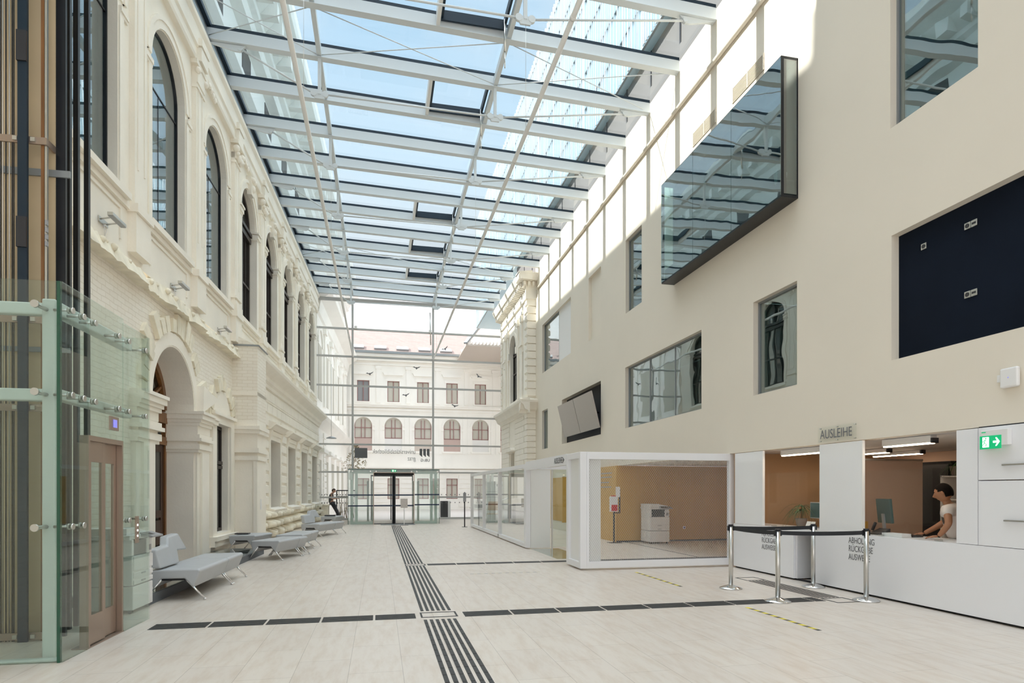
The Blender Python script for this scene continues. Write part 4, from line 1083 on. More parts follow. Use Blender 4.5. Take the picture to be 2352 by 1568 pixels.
# ================================================================ benches
def bench(mw, label, L1=1.42, L2=.90, back=True, D=.62):
    t = thing('upholstered_bench', label, 'bench', mw, 'grey benches along the old wall')
    def seat(y0, y1, nm):
        prof = [(0, .42), (.0, .30), (.05, .17), (.15, .30), (.45, .30), (.56, .17), (D+.03, .42-.02), (D, .43)]
        m_ = MB(); m_.prism([(x*D/.62, z) for x, z in prof], 'y', y0, y1); return m_.build(nm, 'grey_leather', t, bev=.022, seg=3)
    if L1: seat(0, L1, 'seat')
    if L2: seat(L1+.006 if L1 else 0, L1+L2, 'seat')
    L_ = L1+L2
    MB().box(.16, .05, .27, .44, L_-.05, .30).build('underframe', 'black_matte', t)
    for y in ((.03, L1-.03, L1+.05, L_-.04) if L1 else (.03, L_-.04)):
        for sg in (-1, 1):
            xi, xo = (.45, .70) if sg > 0 else (.15, -.08)
            m_ = MB(); m_.tube((xi, y, .29), (xo, y, .02), .014, 10).tube((xo-.01, y, .0), (xo+.01*sg, y, .025), .017, 10)
            m_.build('leg', 'chrome', t)
        MB().tube((.15, y, .29), (.45, y, .29), .014, 8).build('cross_bar', 'black_matte', t)
    if back:
        pb = [(0, .44), (.72, .44), (.78, .62), (1.18, .60), (1.0, .86), (.58, .84), (.48, .72), (.03, .70)]
        m_ = MB(); m_.prism([(y, z) for y, z in pb], 'x', .0, .15)
        vs_ = []
        for (x, y, z) in m_.v: vs_.append((x-(z-.44)*.28+(.03 if x < .1 else 0), y, z))
        m_.v = vs_; m_.build('backrest', 'grey_leather', t, bev=.025, seg=3)
    return t
bench(LMT(.98, 9.22), 'grey upholstered bench with raised back cushion nearest the lift')
bench(LMT(1.13, 14.22, 0, -math.radians(17)), 'angled backless grey bench in the middle of the row', .95, .42, False)
bench(LMT(1.30, 15.95, 0, -math.radians(6)), 'straight backless grey bench behind the angled middle bench', .9, .75, False)
bench(LMT(.22, 15.95, 0, math.radians(-12)), 'short grey bench standing against the brick buttress', .0, 1.0, False)
bench(LMT(1.10, 20.95, 0, -math.radians(18)), 'grey bench with back cushion before the far stone plinth', 1.2, .75)
bench(LMT(.95, 26.9, 0, -math.radians(10)), 'farthest small grey bench beside the glass entrance porch', .0, 1.1, False)
for i, (p, lab) in enumerate((((.45, 16.3, .43), 'black book left on the short bench by the buttress'), ((1.3, 27.2, .43), 'black bag left on the farthest bench'))):
    m_ = MB(); m_.box(-.16, -.12, .003, .16, .12, .03) if i == 0 else m_.box(-.22, -.15, .003, .22, .15, .05)
    tag(m_.build('folder' if i == 0 else 'bag', 'plastic_dark', None, LMT(*p), bev=.008), lab, 'folder' if i == 0 else 'bag')
# grey light-well plinth behind the benches
m_ = MB(); m_.box(.1, 8.9, 0, 1.10, 15.6, .13)
struct(m_.build('trim_22', 'plinth_grey', None, LM), 'low dark grey plinth under the near benches')
struct(MB().box(.12, 8.95, .131, 1.08, 15.55, .145).build('trim_23', 'glass_green', None, LM))

# ================================================================ tactile guide strips
def bars_y(name, label, x0, y0, y1, n=6, pitch=.068, w_=.038, seg=.6, gap=.012):
    m_ = MB(); y = y0
    while y < y1-.02:
        ye = min(y+seg-gap, y1)
        for k in range(n): m_.box(x0+k*pitch, y, 0, x0+k*pitch+w_, ye, .004)
        y += seg
    return tag(m_.build(name, 'guide_black'), label, 'guide strip')
def bars_x(name, label, y0, x0, x1, n=6, pitch=.05, w_=.034, seg=.6, gap=.025, h=.004):
    m_ = MB(); x = x0
    while x < x1-.02:
        xe = min(x+seg-gap, x1)
        for k in range(n): m_.box(x, y0+k*pitch, 0, xe, y0+k*pitch+w_, h)
        x += seg
    return tag(m_.build(name, 'guide_black'), label, 'guide strip')
bars_y('tactile_strip', 'black ribbed guide strip running from the camera to cross strip', .50, 3.0, 7.22, seg=.2, gap=.012)
bars_y('tactile_strip', 'black ribbed guide strip between the near and far cross strips', .50, 7.72, 12.4, seg=.6, gap=.004)
bars_y('tactile_strip', 'black ribbed guide strip running up to the entrance porch', .50, 12.78, 27.0, seg=.6, gap=.004)
bars_x('tactile_strip', 'black ribbed guide strip crossing towards the glass lift', 7.30, -2.45, .42)
bars_x('tactile_strip', 'black ribbed guide strip crossing towards the lending counter', 7.28, 1.0, 5.95)
bars_x('tactile_strip', 'black ribbed guide strip crossing towards the mesh cage', 12.45, .95, 9.0, 5, .05, .04)
bars_y('tactile_strip', 'black ribbed guide strip lying along the lending counter', 6.0, 7.5, 9.15, n=6, pitch=.062, w_=.03, seg=1.7)
def frame_mark(label, x0, y0, x1, y1, w_=.022):
    m_ = MB(); m_.box(x0, y0, 0, x1, y0+w_, .004).box(x0, y1-w_, 0, x1, y1, .004).box(x0, y0, 0, x0+w_, y1, .004).box(x1-w_, y0, 0, x1, y1, .004)
    tag(m_.build('floor_marker', 'guide_black'), label, 'floor marker')
frame_mark('small black outlined rectangle on the floor where guide strips cross', .48, 7.32, .92, 7.62)
frame_mark('small black outlined rectangle at the far strip crossing', .50, 12.46, .91, 12.70)
frame_mark('black outlined rectangle at the near end of counter guide strip', 6.0, 7.12, 6.36, 7.46)
frame_mark('black outlined rectangle at the far end of counter guide strip', 6.0, 9.2, 6.36, 9.55)
def tape(x, y0, y1, label, along='y', n=16, thin=.05):
    vs_ = []; fs_ = []; d = (y1-y0)/n
    for k in range(n+1):
        y = y0+k*d; sk_ = -.03 if 0 < k < n else 0
        for z in (0, .0015):
            vs_ += [(x, y, z), (x+thin, y+sk_, z)] if along == 'y' else [(y, x, z), (y+sk_*.3, x+thin, z)]
    for k in range(n):
        q = 4*k; fs_ += [(q+2, q+3, q+7, q+6), (q, q+2, q+6, q+4), (q+1, q+5, q+7, q+3), (q, q+4, q+5, q+1)]
    o = MB().add(vs_, fs_).build('warning_tape', 'tape_yellow' if along == 'y' else 'tape_worn'); tag(o, label, 'tape')
    o.data.materials.append(M['tape_black' if along == 'y' else 'plastic_grey'])
    for i, pl_ in enumerate(o.data.polygons): pl_.material_index = (i//4+1) % 2
tape(4.60, 5.75, 7.1, 'yellow black striped tape on the floor, nearest the camera')
tape(4.60, 8.85, 10.6, 'yellow black striped tape on the floor before mesh cage')
tape(10.98, 1.6, 2.9, 'pale worn striped tape lying across the hall floor', 'x', 20, .035)

# ================================================================ barrier posts with belts
posts = [(5.28, 8.52, 'left barrier post beside the mesh cage corner'), (5.28, 7.38, 'front barrier post standing on the guide strip'),
         (6.62, 8.38, 'barrier post standing close to the counter knee space'), (6.50, 7.18, 'right barrier post in front of the counter lettering')]
for x, y, lab in posts:
    t = thing('barrier_post', 'chrome '+lab, 'barrier', (x, y, 0), 'chrome barrier posts')
    MB().lathe((0, 0, 0), [(.165, 0), (.17, .008), (.165, .014), (.11, .035), (.05, .055), (.034, .06)], 32).build('base', 'chrome', t)
    MB().tube((0, 0, .055), (0, 0, .96), .032, 20).build('pole', 'steel', t)
    MB().tube((0, 0, .96), (0, 0, .985), .036, 20).box(-.05, -.018, .89, .05, .018, .965).build('belt_head', 'black', t)
def belt(a, b, lab, sag=.012):
    m_ = MB(); n = 8
    P = [(a[0]+(b[0]-a[0])*k/n, a[1]+(b[1]-a[1])*k/n, .93-sag*4*(k/n)*(1-k/n)) for k in range(n+1)]
    for p, q in zip(P, P[1:]): m_.bar(p, q, .004, .055)
    tag(m_.build('barrier_belt', 'black'), lab, 'belt', 'black belts between the barrier posts')
belt((5.33, 8.52), (6.57, 8.38), 'black belt from left post to the post at knee space')
belt((5.28, 8.47), (5.28, 7.43), 'black belt from left post to the front post')
belt((5.33, 7.38), (6.45, 7.18), 'black belt from front post to the lettering post')

# ================================================================ service counter, right
struct(MB().box(XR+.03, -6, 2.242, 13, 16.95, 2.30).build('ceiling_low', 'white_paint'), 'low white ceiling over the counters')
struct(MB().box(XR+.05, 10.90, 0, 12.6, 10.98, 2.24).build('wall_partition', 'room_brown'), 'partition between the counter room and mesh cage room')
cw = MB(); cw.box(10.3, -2, 0, 10.4, 10.9, 2.24); cw.box(XR, -2.1, 0, 10.4, -2, 2.24)
struct(cw.build('wall_office', 'room_pink'), 'pinkish back wall of the counter room')
ct = thing('service_counter', 'long white lending counter with grey lettering along plaster wall', 'counter', (0, 0, 0))
m_ = MB(); m_.box(XR-.02, 9.10, .03, XR+.02, 10.89, .80); m_.box(XR-.02, -1, .03, XR+.02, 8.60, .86)
m_.box(XR-.02, 8.60, .80, XR+.02, 10.89, .86); m_.box(XR+.02, 9.06, .03, XR+.6, 9.10, .8).box(XR+.02, 8.60, .03, XR+.6, 8.63, .8)
m_.build('front_panel', 'white_lacquer', ct)
m_ = MB(); m_.box(XR-.02, -1, .84, XR+.62, 10.88, .865); m_.build('worktop', 'white_lacquer', ct)
MB().box(XR+.03, -1, 0, XR+.06, 9.1, .03).box(XR+.03, 9.1, 0, XR+.06, 10.9, .03).build('base_strip', 'black_matte', ct)
for y0, z0 in ((7.86, .70), (9.98, .66)):
    text('ABHOLUNG\nRÜCKGABE\nAUSWEISE', 'lettering', 'decal_grey', .128, on_right(XR-.022, y0, z0+.03), ct, .70, .001, spacing=.95)
struct(MB().box(XR+.1, 9.1, 0, XR+.7, 8.6, .01).build('trim_24', 'floor_stone'))
panels = [(9.98, 10.86, 'opal glass panel between mesh cage and first counter opening'), (7.62, 8.49, 'opal glass panel under the lending sign between openings')]
for a, b, lab in panels:
    t = thing('opal_panel', lab, 'panel', (XR, a, .87))
    MB().box(-.01, 0, .0, .012, b-a, 1.36).build('pane', 'opal_panel', t)
    MB().box(-.015, -.02, 0, .03, .0, 1.36).build('edge_profile', 'white_steel', t)
# tall white cupboards right of the second opening
cb = thing('wall_cupboard', 'flush white cupboard front with long steel handles under exit sign', 'cupboard', (0, 0, 0))
MB().box(XR-.015, 5.85, .87, XR+.4, 6.12, 2.23).build('side_panel', 'white_lacquer', cb)
for k, (a, b) in enumerate(((4.4, 5.84), (2.8, 4.39))):
    for (z0, z1, zh) in ((1.625, 2.23, 1.79), (.87, 1.615, 1.17)):
        o = MB().box(XR-.018, a, z0, XR+.4, b, z1).build('door', 'white_lacquer', cb, bev=.002)
        yh = (5.54 if z0 > 1 else 5.52)-1.5*k
        MB().bar((XR-.04, yh, zh), (XR-.04, yh-.5, zh), .012, .016).bar((XR-.018, yh, zh), (XR-.045, yh, zh), .012, .016).build('handle', 'steel', o)
struct(MB().box(XR-.001, 2.5, 2.225, XR+.2, 5.85, 2.245).box(XR+.3, 2.0, 0, XR+.34, 10.9, .85).build('trim_25', 'black_matte'))
# lending sign
sg_ = thing('counter_sign', 'clear acrylic sign reading AUSLEIHE above the opal panel', 'sign', (0, 0, 0))
text('AUSLEIHE', 'lettering', 'decal_grey', .20, on_right(XR-.032, 8.45, 2.315), sg_, .78, .001)
MB().box(XR-.03, 7.70, 2.26, XR-.025, 8.5, 2.50).build('acrylic_plate', 'glass_clear', sg_)
for y in (7.74, 8.10, 8.46):
    for z in (2.28, 2.48): MB().tube((XR, y, z), (XR-.034, y, z), .007, 8).build('spacer', 'steel', sg_)
# exit sign box
ex = thing('exit_sign', 'green lit emergency exit sign with running figure and arrow', 'sign', (XR-.018, 5.62, 2.06))
MB().box(-.06, -.17, -.05, 0, .15, .13).build('housing', 'plastic_white', ex, bev=.006)
MB().box(-.064, -.10, -.085, -.058, .15, .065).build('sign_face', 'exit_green', ex)
fx = -.066
MB().box(fx, .04, -.065, fx+.003, .115, .05).build('doorway', 'exit_white', ex)
m_ = MB(); m_.bar((fx, -.01, -.008), (fx, -.06, -.008), .003, .022, (0, 0, 1)); m_.prism([(-.05, -.055), (-.085, -.008), (-.05, .04), (-.035, .04), (-.06, -.008), (-.035, -.055)], 'x', fx, fx+.003)
m_.build('arrow', 'exit_white', ex)
m_ = MB(); g_ = fx-.003
m_.ball((g_, .072, .034), .009, 8, (.3, 1, 1))
for p, q in (((.078, .022), (.088, -.012)), ((.088, -.012), (.066, -.03)), ((.066, -.03), (.07, -.055)), ((.088, -.012), (.10, -.035)), ((.10, -.035), (.115, -.042)), ((.078, .018), (.058, .006)), ((.08, .02), (.10, .008)), ((.10, .008), (.105, -.008))):
    m_.bar((g_, *p), (g_, *q), .003, .009, (1, 0, 0))
m_.build('running_figure', 'exit_green', ex)
MB().box(-.062, .08, .10, -.06, .13, .112).build('test_mark', 'exit_green', ex)
# strip lamps in the counter room and the cage room
lamps = [((7.15, 8.6, 2.13), (7.15, 9.85, 2.13), 'strip lamp above the first counter opening'), ((7.15, 6.75, 2.13), (7.15, 7.55, 2.13), 'strip lamp above the second counter opening'),
         ((8.6, 9.0, 2.16), (8.6, 10.1, 2.16), 'strip lamp deeper in the counter room, left'), ((8.6, 6.6, 2.16), (8.6, 7.4, 2.16), 'strip lamp deeper in the counter room, right'),
         ((9.6, 9.3, 2.17), (9.6, 10.4, 2.17), 'strip lamp at the back of counter room'), ((9.3, 12.6, 2.19), (9.3, 14.2, 2.19), 'strip lamp on the ceiling of mesh cage room'), ((11.3, 13, 2.19), (11.3, 15, 2.19), 'strip lamp deeper in the mesh cage room')]
for p, q, lab in lamps:
    t = thing('strip_lamp', 'white '+lab, 'lamp', p, 'linear strip lamps in the low rooms')
    L_ = q[1]-p[1]
    MB().box(-.05, 0, .01, .05, L_, 2.235-p[2]).build('housing', 'plastic_white', t)
    MB().box(-.035, .01, -.005, .035, L_-.01, .012).build('tube', 'lamp_strip', t)
    m_ = MB(); m_.box(-.05, -.03, .0, .05, 0, .07); m_.build('end_cap', 'plastic_dark', t)
# screens between desks, furniture and plants in the counter room
for x0, y0, x1, y1, lab in ((7.9, 8.05, 9.6, 8.10, 'beige divider screen behind the opal panel'), (9.0, 5.2, 9.05, 7.1, 'dark shelf unit')):
    pass
dv = thing('divider_screen', 'beige divider screen standing behind the second opening', 'screen', (7.62, 8.6, 0))
MB().box(0, 0, .0, 1.27, .04, 2.0).build('panel', 'room_pink', dv); MB().box(0, -.01, 2.0, 1.27, .05, 2.03).build('rail', 'steel', dv)
dk = thing('dark_cupboard', 'tall black cupboard behind the man at the counter', 'cupboard', (9.3, 8.45, 0))
m_ = MB(); m_.box(0, 0, 0, .5, 1.9, 2.0); m_.build('body', 'black_matte', dk, bev=.01)
for k in range(2): MB().box(-.02, .03+k*.94, .05, 0, .93+k*.94, 1.95).build('door', 'black', dk)
ws = thing('white_shelf', 'pale open shelf at the right of the second opening', 'shelf', (8.9, 7.95, 0))
m_ = MB(); m_.box(0, 0, 0, .3, .03, 1.75).box(0, .30, 0, .3, .33, 1.75)
for z in (.02, .5, .95, 1.35, 1.72): m_.box(0, 0, z, .3, .33, z+.02)
m_.build('frame', 'plastic_white', ws)
gs = thing('glass_screen', 'clear protective glass sheet standing on the counter before the man', 'glass screen', (XR+.05, 6.2, .866))
MB().box(0, 0, 0, .006, 1.4, .92).build('sheet', 'glass_clear', gs)
MB().box(-.03, .2, 0, .04, .26, .02).box(-.03, 1.1, 0, .04, 1.16, .02).build('foot', 'steel', gs)
gs2 = thing('glass_screen', 'clear protective glass sheet standing on counter at the first opening', 'glass screen', (XR+.05, 8.6, .866))
MB().box(0, 0, 0, .006, 1.3, .95).build('sheet', 'glass_clear', gs2)
MB().box(-.03, .2, 0, .04, .26, .02).box(-.03, 1.1, 0, .04, 1.16, .02).build('foot', 'steel', gs2)
def monitor(mw, label, m='screen_blue', w_=.5, h=.42):
    t = thing('computer_monitor', label, 'monitor', mw)
    MB().box(-w_/2, -.02, .16, w_/2, .02, .16+h).build('casing', 'screen_teal' if m == 'screen_blue' else 'plastic_grey', t, bev=.006)
    MB().box(-w_/2+.015, -.023, .175, w_/2-.015, -.02, .145+h).build('screen', m, t)
    MB().bar((0, .03, 0.01), (0, .03, .3), .06, .02, (0, 1, 0)).build('stem', 'plastic_grey', t)
    MB().box(-.12, -.08, 0, .12, .10, .012).build('foot', 'plastic_grey', t, bev=.004)
    return t
monitor(Matrix.Translation((7.35, 7.72, .866)) @ Matrix.Rotation(-PI/2-.25+PI, 4, 'Z') @ Matrix.Rotation(-.1, 4, "X"), 'grey-blue monitor turned on the counter left of the man', 'screen_blue', .36, .36)
monitor(Matrix.Translation((7.35, 9.15, .866)) @ Matrix.Rotation(-PI/2, 4, 'Z'), 'dark monitor in the first counter opening', 'screen_teal', .42, .28)
ph = thing('desk_telephone', 'black desk telephone beside the grey-blue monitor', 'telephone', (7.12, 7.62, .866))
MB().hexa([(-.08, -.1, 0), (.1, -.1, 0), (.1, .1, 0), (-.08, .1, 0)], [(-.08, -.1, .02), (.1, -.1, .09), (.1, .1, .09), (-.08, .1, .02)]).build('body', 'plastic_dark', ph, bev=.005)
MB().bar((.0, .13, .05), (.06, .13, .17), .04, .03, (0, 1, 0)).build('handset', 'plastic_dark', ph, bev=.008)
kb = thing('keyboard', 'black keyboard under the hands of the man', 'keyboard', (7.18, 7.15, .866))
MB().box(-.09, -.13, 0, .09, .30, .022).build('case', 'plastic_dark', kb, bev=.004)
m_ = MB()
for a in range(4):
    for b in range(12): m_.box(-.075+a*.037, -.12+b*.034, .022, -.045+a*.037, -.092+b*.034, .027)
m_.build('keys', 'black', kb)
tr_ = thing('paper_tray', 'clear plastic tray on the counter edge', 'tray', (6.98, 7.0, .866))
MB().box(-.08, 0, 0, .08, .34, .01).box(-.08, 0, 0, -.07, .34, .05).box(.07, 0, 0, .08, .34, .05).box(-.08, 0, 0, .08, .01, .05).box(-.08, .33, 0, .08, .34, .05).build('body', 'plastic_white', tr_)
tc_ = thing('tape_dispenser', 'small dark tape dispenser near the monitor foot', 'dispenser', (7.03, 7.38, .866))
MB().prism([(-.05, 0), (.06, 0), (.05, .04), (.0, .07), (-.05, .06)], 'y', -.03, .03).build('body', 'plastic_dark', tc_)
MB().path([(7.25, 7.98, .87), (7.22, 8.02, .95), (7.3, 8.0, 1.02), (7.28, 7.95, 1.08), (7.33, 7.92, .98)], .005, 6)
cbx = MB().path([(7.1, 7.75, .872), (7.0, 7.85, .90), (6.95, 7.95, .94), (6.98, 8.05, .90), (7.05, 8.12, .872)], .006, 6)
tag(cbx.build('cable', 'plastic_dark'), 'dark cable curling on the counter beside telephone', 'cable')
# papers and dark things in the first opening
pp = thing('leaflet_holder', 'white leaflets in a holder in the first counter opening', 'leaflet holder', (7.05, 9.02, .866))
MB().box(0, -.12, 0, .05, .12, .02).build('base', 'plastic_dark', pp)
for y in (-.055, .055): MB().hexa([(0, y-.05, .02), (.005, y-.05, .02), (.005, y+.05, .02), (0, y+.05, .02)], [(.04, y-.05, .12), (.045, y-.05, .12), (.045, y+.05, .12), (.04, y+.05, .12)]).build('leaflet', 'paper', pp)
bk_ = thing('cardboard_box', 'brown cardboard box at the right end of first opening', 'box', (7.30, 8.2, .866))
MB().box(-.15, -.01, 0, .15, .42, .16).build('body', 'gold_wall', bk_, bev=.003)
# slender plants
def spiky(mw, label, n=34, L_=.40, h=.35, seed=1, m='leaf'):
    t = thing('potted_plant', label, 'plant', mw); r = random.Random(seed)
    MB().lathe((0, 0, 0), [(.07, 0), (.10, .14), (.105, .15), (.09, .15)], 16).build('pot', 'terracotta', t)
    MB().tube((0, 0, .13), (.01, 0, h), .012, 8).tube((.02, 0, .13), (.05, .02, h*.8), .010, 8).build('stem', 'wood_brown', t)
    lf = MB()
    for k in range(n):
        a = r.uniform(0, 2*PI); l = L_*r.uniform(.6, 1.1); up_ = r.uniform(.1, .75); w_ = .010
        c = Vector((.02, 0, h*r.choice((1, .8)))); prev = None; d0 = Vector((math.cos(a), math.sin(a), 0)); sd_ = Vector((-math.sin(a), math.cos(a), 0))
        pts = []
        for q in range(6):
            s_ = q/5; p = c+d0*l*s_+Vector((0, 0, l*(up_*s_-1.1*s_*s_)))
            ww = w_*(1-s_*.9); pts += [p-sd_*ww, p+Vector((0, 0, -.003)), p+sd_*ww]
        lf.add(pts, [(q*3+e, q*3+e+1, (q+1)*3+e+1, (q+1)*3+e) for q in range(5) for e in (0, 1)], True)
    o = lf.build('leaves', m, t, fix=False); o['kind'] = 'stuff'; return t
spiky(Matrix.Translation((7.30, 9.55, .866)), 'slender spiky plant on the counter by the first opal panel', 46, .36, .36, 1)
spiky(Matrix.Translation((7.33, 8.75, .866)), 'bushier green plant behind the dark monitor', 40, .22, .25, 2)
spiky(Matrix.Translation((9.05, 8.12, 1.745)), 'dark hanging plant on top of the pale open shelf', 40, .25, .2, 3)

# ================================================================ mesh cage
cg = thing('mesh_cage', 'large white steel frame filled with expanded metal mesh', 'cage', (0, 0, 0))
ya_, yb_, yy = 3.83, 6.93, 11.05
f = MB(); th = .10
f.box(ya_, yy, .03, ya_+th*.5, yy+.10, 2.24).box(yb_-.11, yy, .03, yb_, yy+.10, 2.20).box(ya_, yy, .03, yb_, yy+.10, .16).box(ya_, yy, 2.10, yb_, yy+.10, 2.24)
f.box(3.70, yy, .03, 3.83, yy+.10, 2.24).box(3.70, 11.80, .03, 3.83, 11.94, 2.24).box(3.70, yy, .03, 3.83, 11.94, .15).box(3.70, yy, 2.12, 3.83, 11.94, 2.24)
f.build('frame', 'white_lacquer', cg, bev=.006)
MB().box(3.755, yy+.1, .15, 3.775, 11.80, 2.12).build('side_panel', 'white_steel', cg)
MB().box(ya_+.05, yy+.06, .16, 4.13, yy+.09, 2.1).build('cover_panel', 'white_steel', cg)
def mesh_sheet(x0, x1, z0, z1, cx=.040, cz=.060, w_=.003):
    mb = MB(); W_, Hh = x1-x0, z1-z0; sl = cz/cx
    def clip(xs, dirn):
        pts = []
        # line x = xs + dirn*(z)/sl for z in 0..Hh
        za_, zb_ = 0.0, Hh; xa, xb = xs, xs+dirn*Hh/sl
        if dirn > 0:
            if xb <= 0 or xa >= W_: return
            if xa < 0: za_ = -xa*sl; xa = 0
            if xb > W_: zb_ = za_+(W_-xa)*sl; xb = W_
        else:
            if xa <= 0 or xb >= W_: return
            if xa > W_: za_ = (xa-W_)*sl; xa = W_
            if xb < 0: zb_ = za_+xa*sl; xb = 0
        mb.bar((x0+xa, 0, z0+za_), (x0+xb, 0, z0+zb_), w_, w_, (0, 1, 0))
    n0 = int(Hh/sl/cx)+1
    for k in range(-n0, int(W_/cx)+1): clip(k*cx, 1)
    for k in range(0, int(W_/cx)+n0+1): clip(k*cx, -1)
    return mb
ms = mesh_sheet(ya_+.05, yb_-.11, .16, 2.10)
ms.build('expanded_mesh', 'rail_grey', cg, Matrix.Translation((0, yy+.03, 0)))
struct(MB().box(XR-.052, 16.95, 0, 12.7, 17.05, 2.24).build('wall_ochre', 'gold_wall'), 'ochre back wall of the mesh cage room')
struct(MB().box(12.6, 10.9, 0, 12.7, 17, 2.24).build('wall_ochre_side', 'gold_wall'))
struct(MB().box(XR-.05, 16.92, 0, 12.6, 16.95, .04).build('baseboard_ochre', 'black_matte'))
struct(MB().box(XR+.2, 10.98, .0, XR+.24, 16.9, .003).build('trim_26', 'guide_black'))
socket(16.94, .40, 1, 'white power socket low on the ochre wall', 8.97, 'plastic_white', None)
bpy.data.objects[[o.name for o in bpy.data.objects if o.name.startswith('power_socket')][-1]].matrix_basis = Matrix.Translation((8.95, 16.95, .40)) @ Matrix.Rotation(PI/2, 4, 'Z')
for z0, s_ in ((1.95, 'Literatur'), (1.80, 'Benutzungsinformation'), (1.68, 'Recherche'), (1.58, 'Lehrbuchsammlung')):
    pass
wl = thing('wall_lettering', 'faint grey lines of lettering on the ochre wall end', 'lettering', (0, 0, 0))
m_ = MB()
for z, a, b in ((2.02, 17.3, 18.2), (1.90, 17.3, 18.6), (1.74, 17.5, 18.6), (1.60, 17.35, 18.6)): m_.box(XR-.056, a, z, XR-.05, b, z+.035)
m_.build('text_line', 'plastic_grey', wl)
# dispenser stand in the cage room
ds = thing('dispenser_stand', 'black stand with red and white dispenser and white card', 'stand', (6.62, 16.72, 0))
MB().box(-.16, -.14, 0, .2, .14, .012).build('base', 'plastic_dark', ds)
MB().box(-.02, -.02, .012, .02, .02, 1.1).box(-.02, -.02, .85, .18, .02, .88).box(.16, -.02, .85, .19, .02, 1.55).build('pole', 'plastic_dark', ds)
MB().box(-.12, -.06, .90, .10, .06, 1.34).build('box', 'plastic_white', ds, bev=.01)
MB().box(-.10, -.066, .92, .08, -.06, 1.1).box(-.06, -.06, 1.34, .08, .06, 1.37).build('red_cover', 'red', ds)
MB().box(.03, -.07, 1.32, .16, -.06, 1.62).build('card', 'paper', ds)
dc = thing('desk_with_screen', 'dark desk and screen at the right edge of cage room', 'desk', (10.5, 15.6, 0))
MB().box(-.6, -.3, .72, .8, .4, .75).build('desk_top', 'plastic_grey', dc)
for x in (-.55, .75):
    for y in (-.25, .35): MB().tube((x, y, 0), (x, y, .72), .02).build('leg', 'plastic_grey', dc)
MB().box(-.3, -.05, .85, .3, 0, 1.3).bar((0, .02, .75), (0, .02, .9), .06, .02, (0, 1, 0)).build('screen', 'plastic_dark', dc)
ch = thing('office_chair', 'dark office chair before the desk in cage room', 'chair', (10.1, 15.1, 0))
MB().box(-.22, -.22, .44, .22, .22, .52).build('seat', 'plastic_dark', ch, bev=.03); MB().box(.18, -.2, .56, .24, .2, 1.0).build('backrest', 'plastic_dark', ch, bev=.02)
MB().tube((0, 0, .08), (0, 0, .44), .025).build('column', 'steel', ch)
m_ = MB()
for k in range(5): m_.bar((0, 0, .1), (.26*math.cos(k*1.2566), .26*math.sin(k*1.2566), .06), .03, .03); m_.ball((.26*math.cos(k*1.2566), .26*math.sin(k*1.2566), .03), .03, 8)
m_.build('star_base', 'plastic_dark', ch)

# ================================================================ white framed glass room on the right
gp = thing('glass_room_front', 'white framed glass partition with lintel lettering, beyond the mesh cage', 'partition', (0, 0, 0))
f = MB(); x0, x1 = 3.70, 3.82
f.box(x0, 15.45, .03, x1, 25.35, .13).box(x0-.002, 11.95, 2.03, x1, 15.44, 2.25).box(x0, 15.45, 2.10, x1, 25.35, 2.20)
for y, w_ in ((25.28, .08), (22.24, .08), (19.23, .08), (15.45, .22)): f.box(x0, y-.01, .03, x1, y+w_, 2.2)
f.box(x0, 15.45, 2.06, 5.15, 15.55, 2.22).box(5.08, 15.45, .03, 5.15, 15.55, 2.1)
f.build('frame', 'white_lacquer', gp)
for a, b in ((15.67, 19.22), (19.31, 22.23), (22.32, 25.27)): MB().box(3.755, a, .13, 3.765, b, 2.1).build('glass_pane', 'glass_clear', gp)
MB().box(3.83, 15.47, .02, 4.36, 15.50, 2.05).build('door_panel', 'white_steel', gp)
MB().box(4.40, 15.47, 0, 4.43, 15.52, 2.06).build('door_post', 'steel', gp)
MB().box(4.43, 15.48, .03, 5.1, 15.49, 2.06).build('glass_pane', 'glass_green', gp)
text('AUSLEIHE', 'lettering', 'decal_grey', .17, on_right(3.694, 12.80, 2.085), gp, .80, .001)
m_ = MB(); m_.prism([(12.10, 2.13), (12.30, 2.13), (12.30, 2.145), (12.10, 2.145)], 'x', 3.690, 3.698).prism([(12.10, 2.138), (12.18, 2.18), (12.18, 2.20), (12.06, 2.138), (12.18, 2.076), (12.18, 2.096)], 'x', 3.690, 3.698)
m_.build('arrow', 'decal_grey', gp)
struct(MB().box(3.82, 13.0, 0, 4.55, 15.4, .006).build('trim_27', 'glass_green'), 'sheet of glass let into the floor of the passage')
# ochre display niche in the passage
nb_ = thing('display_niche', 'tall ochre display niche on the wall behind the passage', 'niche', (XR-.06, 21.4, .35))
MB().box(-.03, 0, 0, 0, 2.4, 1.66).build('back_plate', 'gold_wall', nb_); MB().box(-.30, -.05, 0, -.03, 0, 1.66).build('side_plate', 'gold_wall', nb_)
struct(MB().box(XR-.08, 18.7, 0, XR-.052, 26.6, .33).box(XR-.08, 18.7, 2.05, XR-.052, 26.6, 2.24).box(XR-.08, 18.7, .33, XR-.05, 26.6, 2.05).build('trim_28', 'plaster_new'))
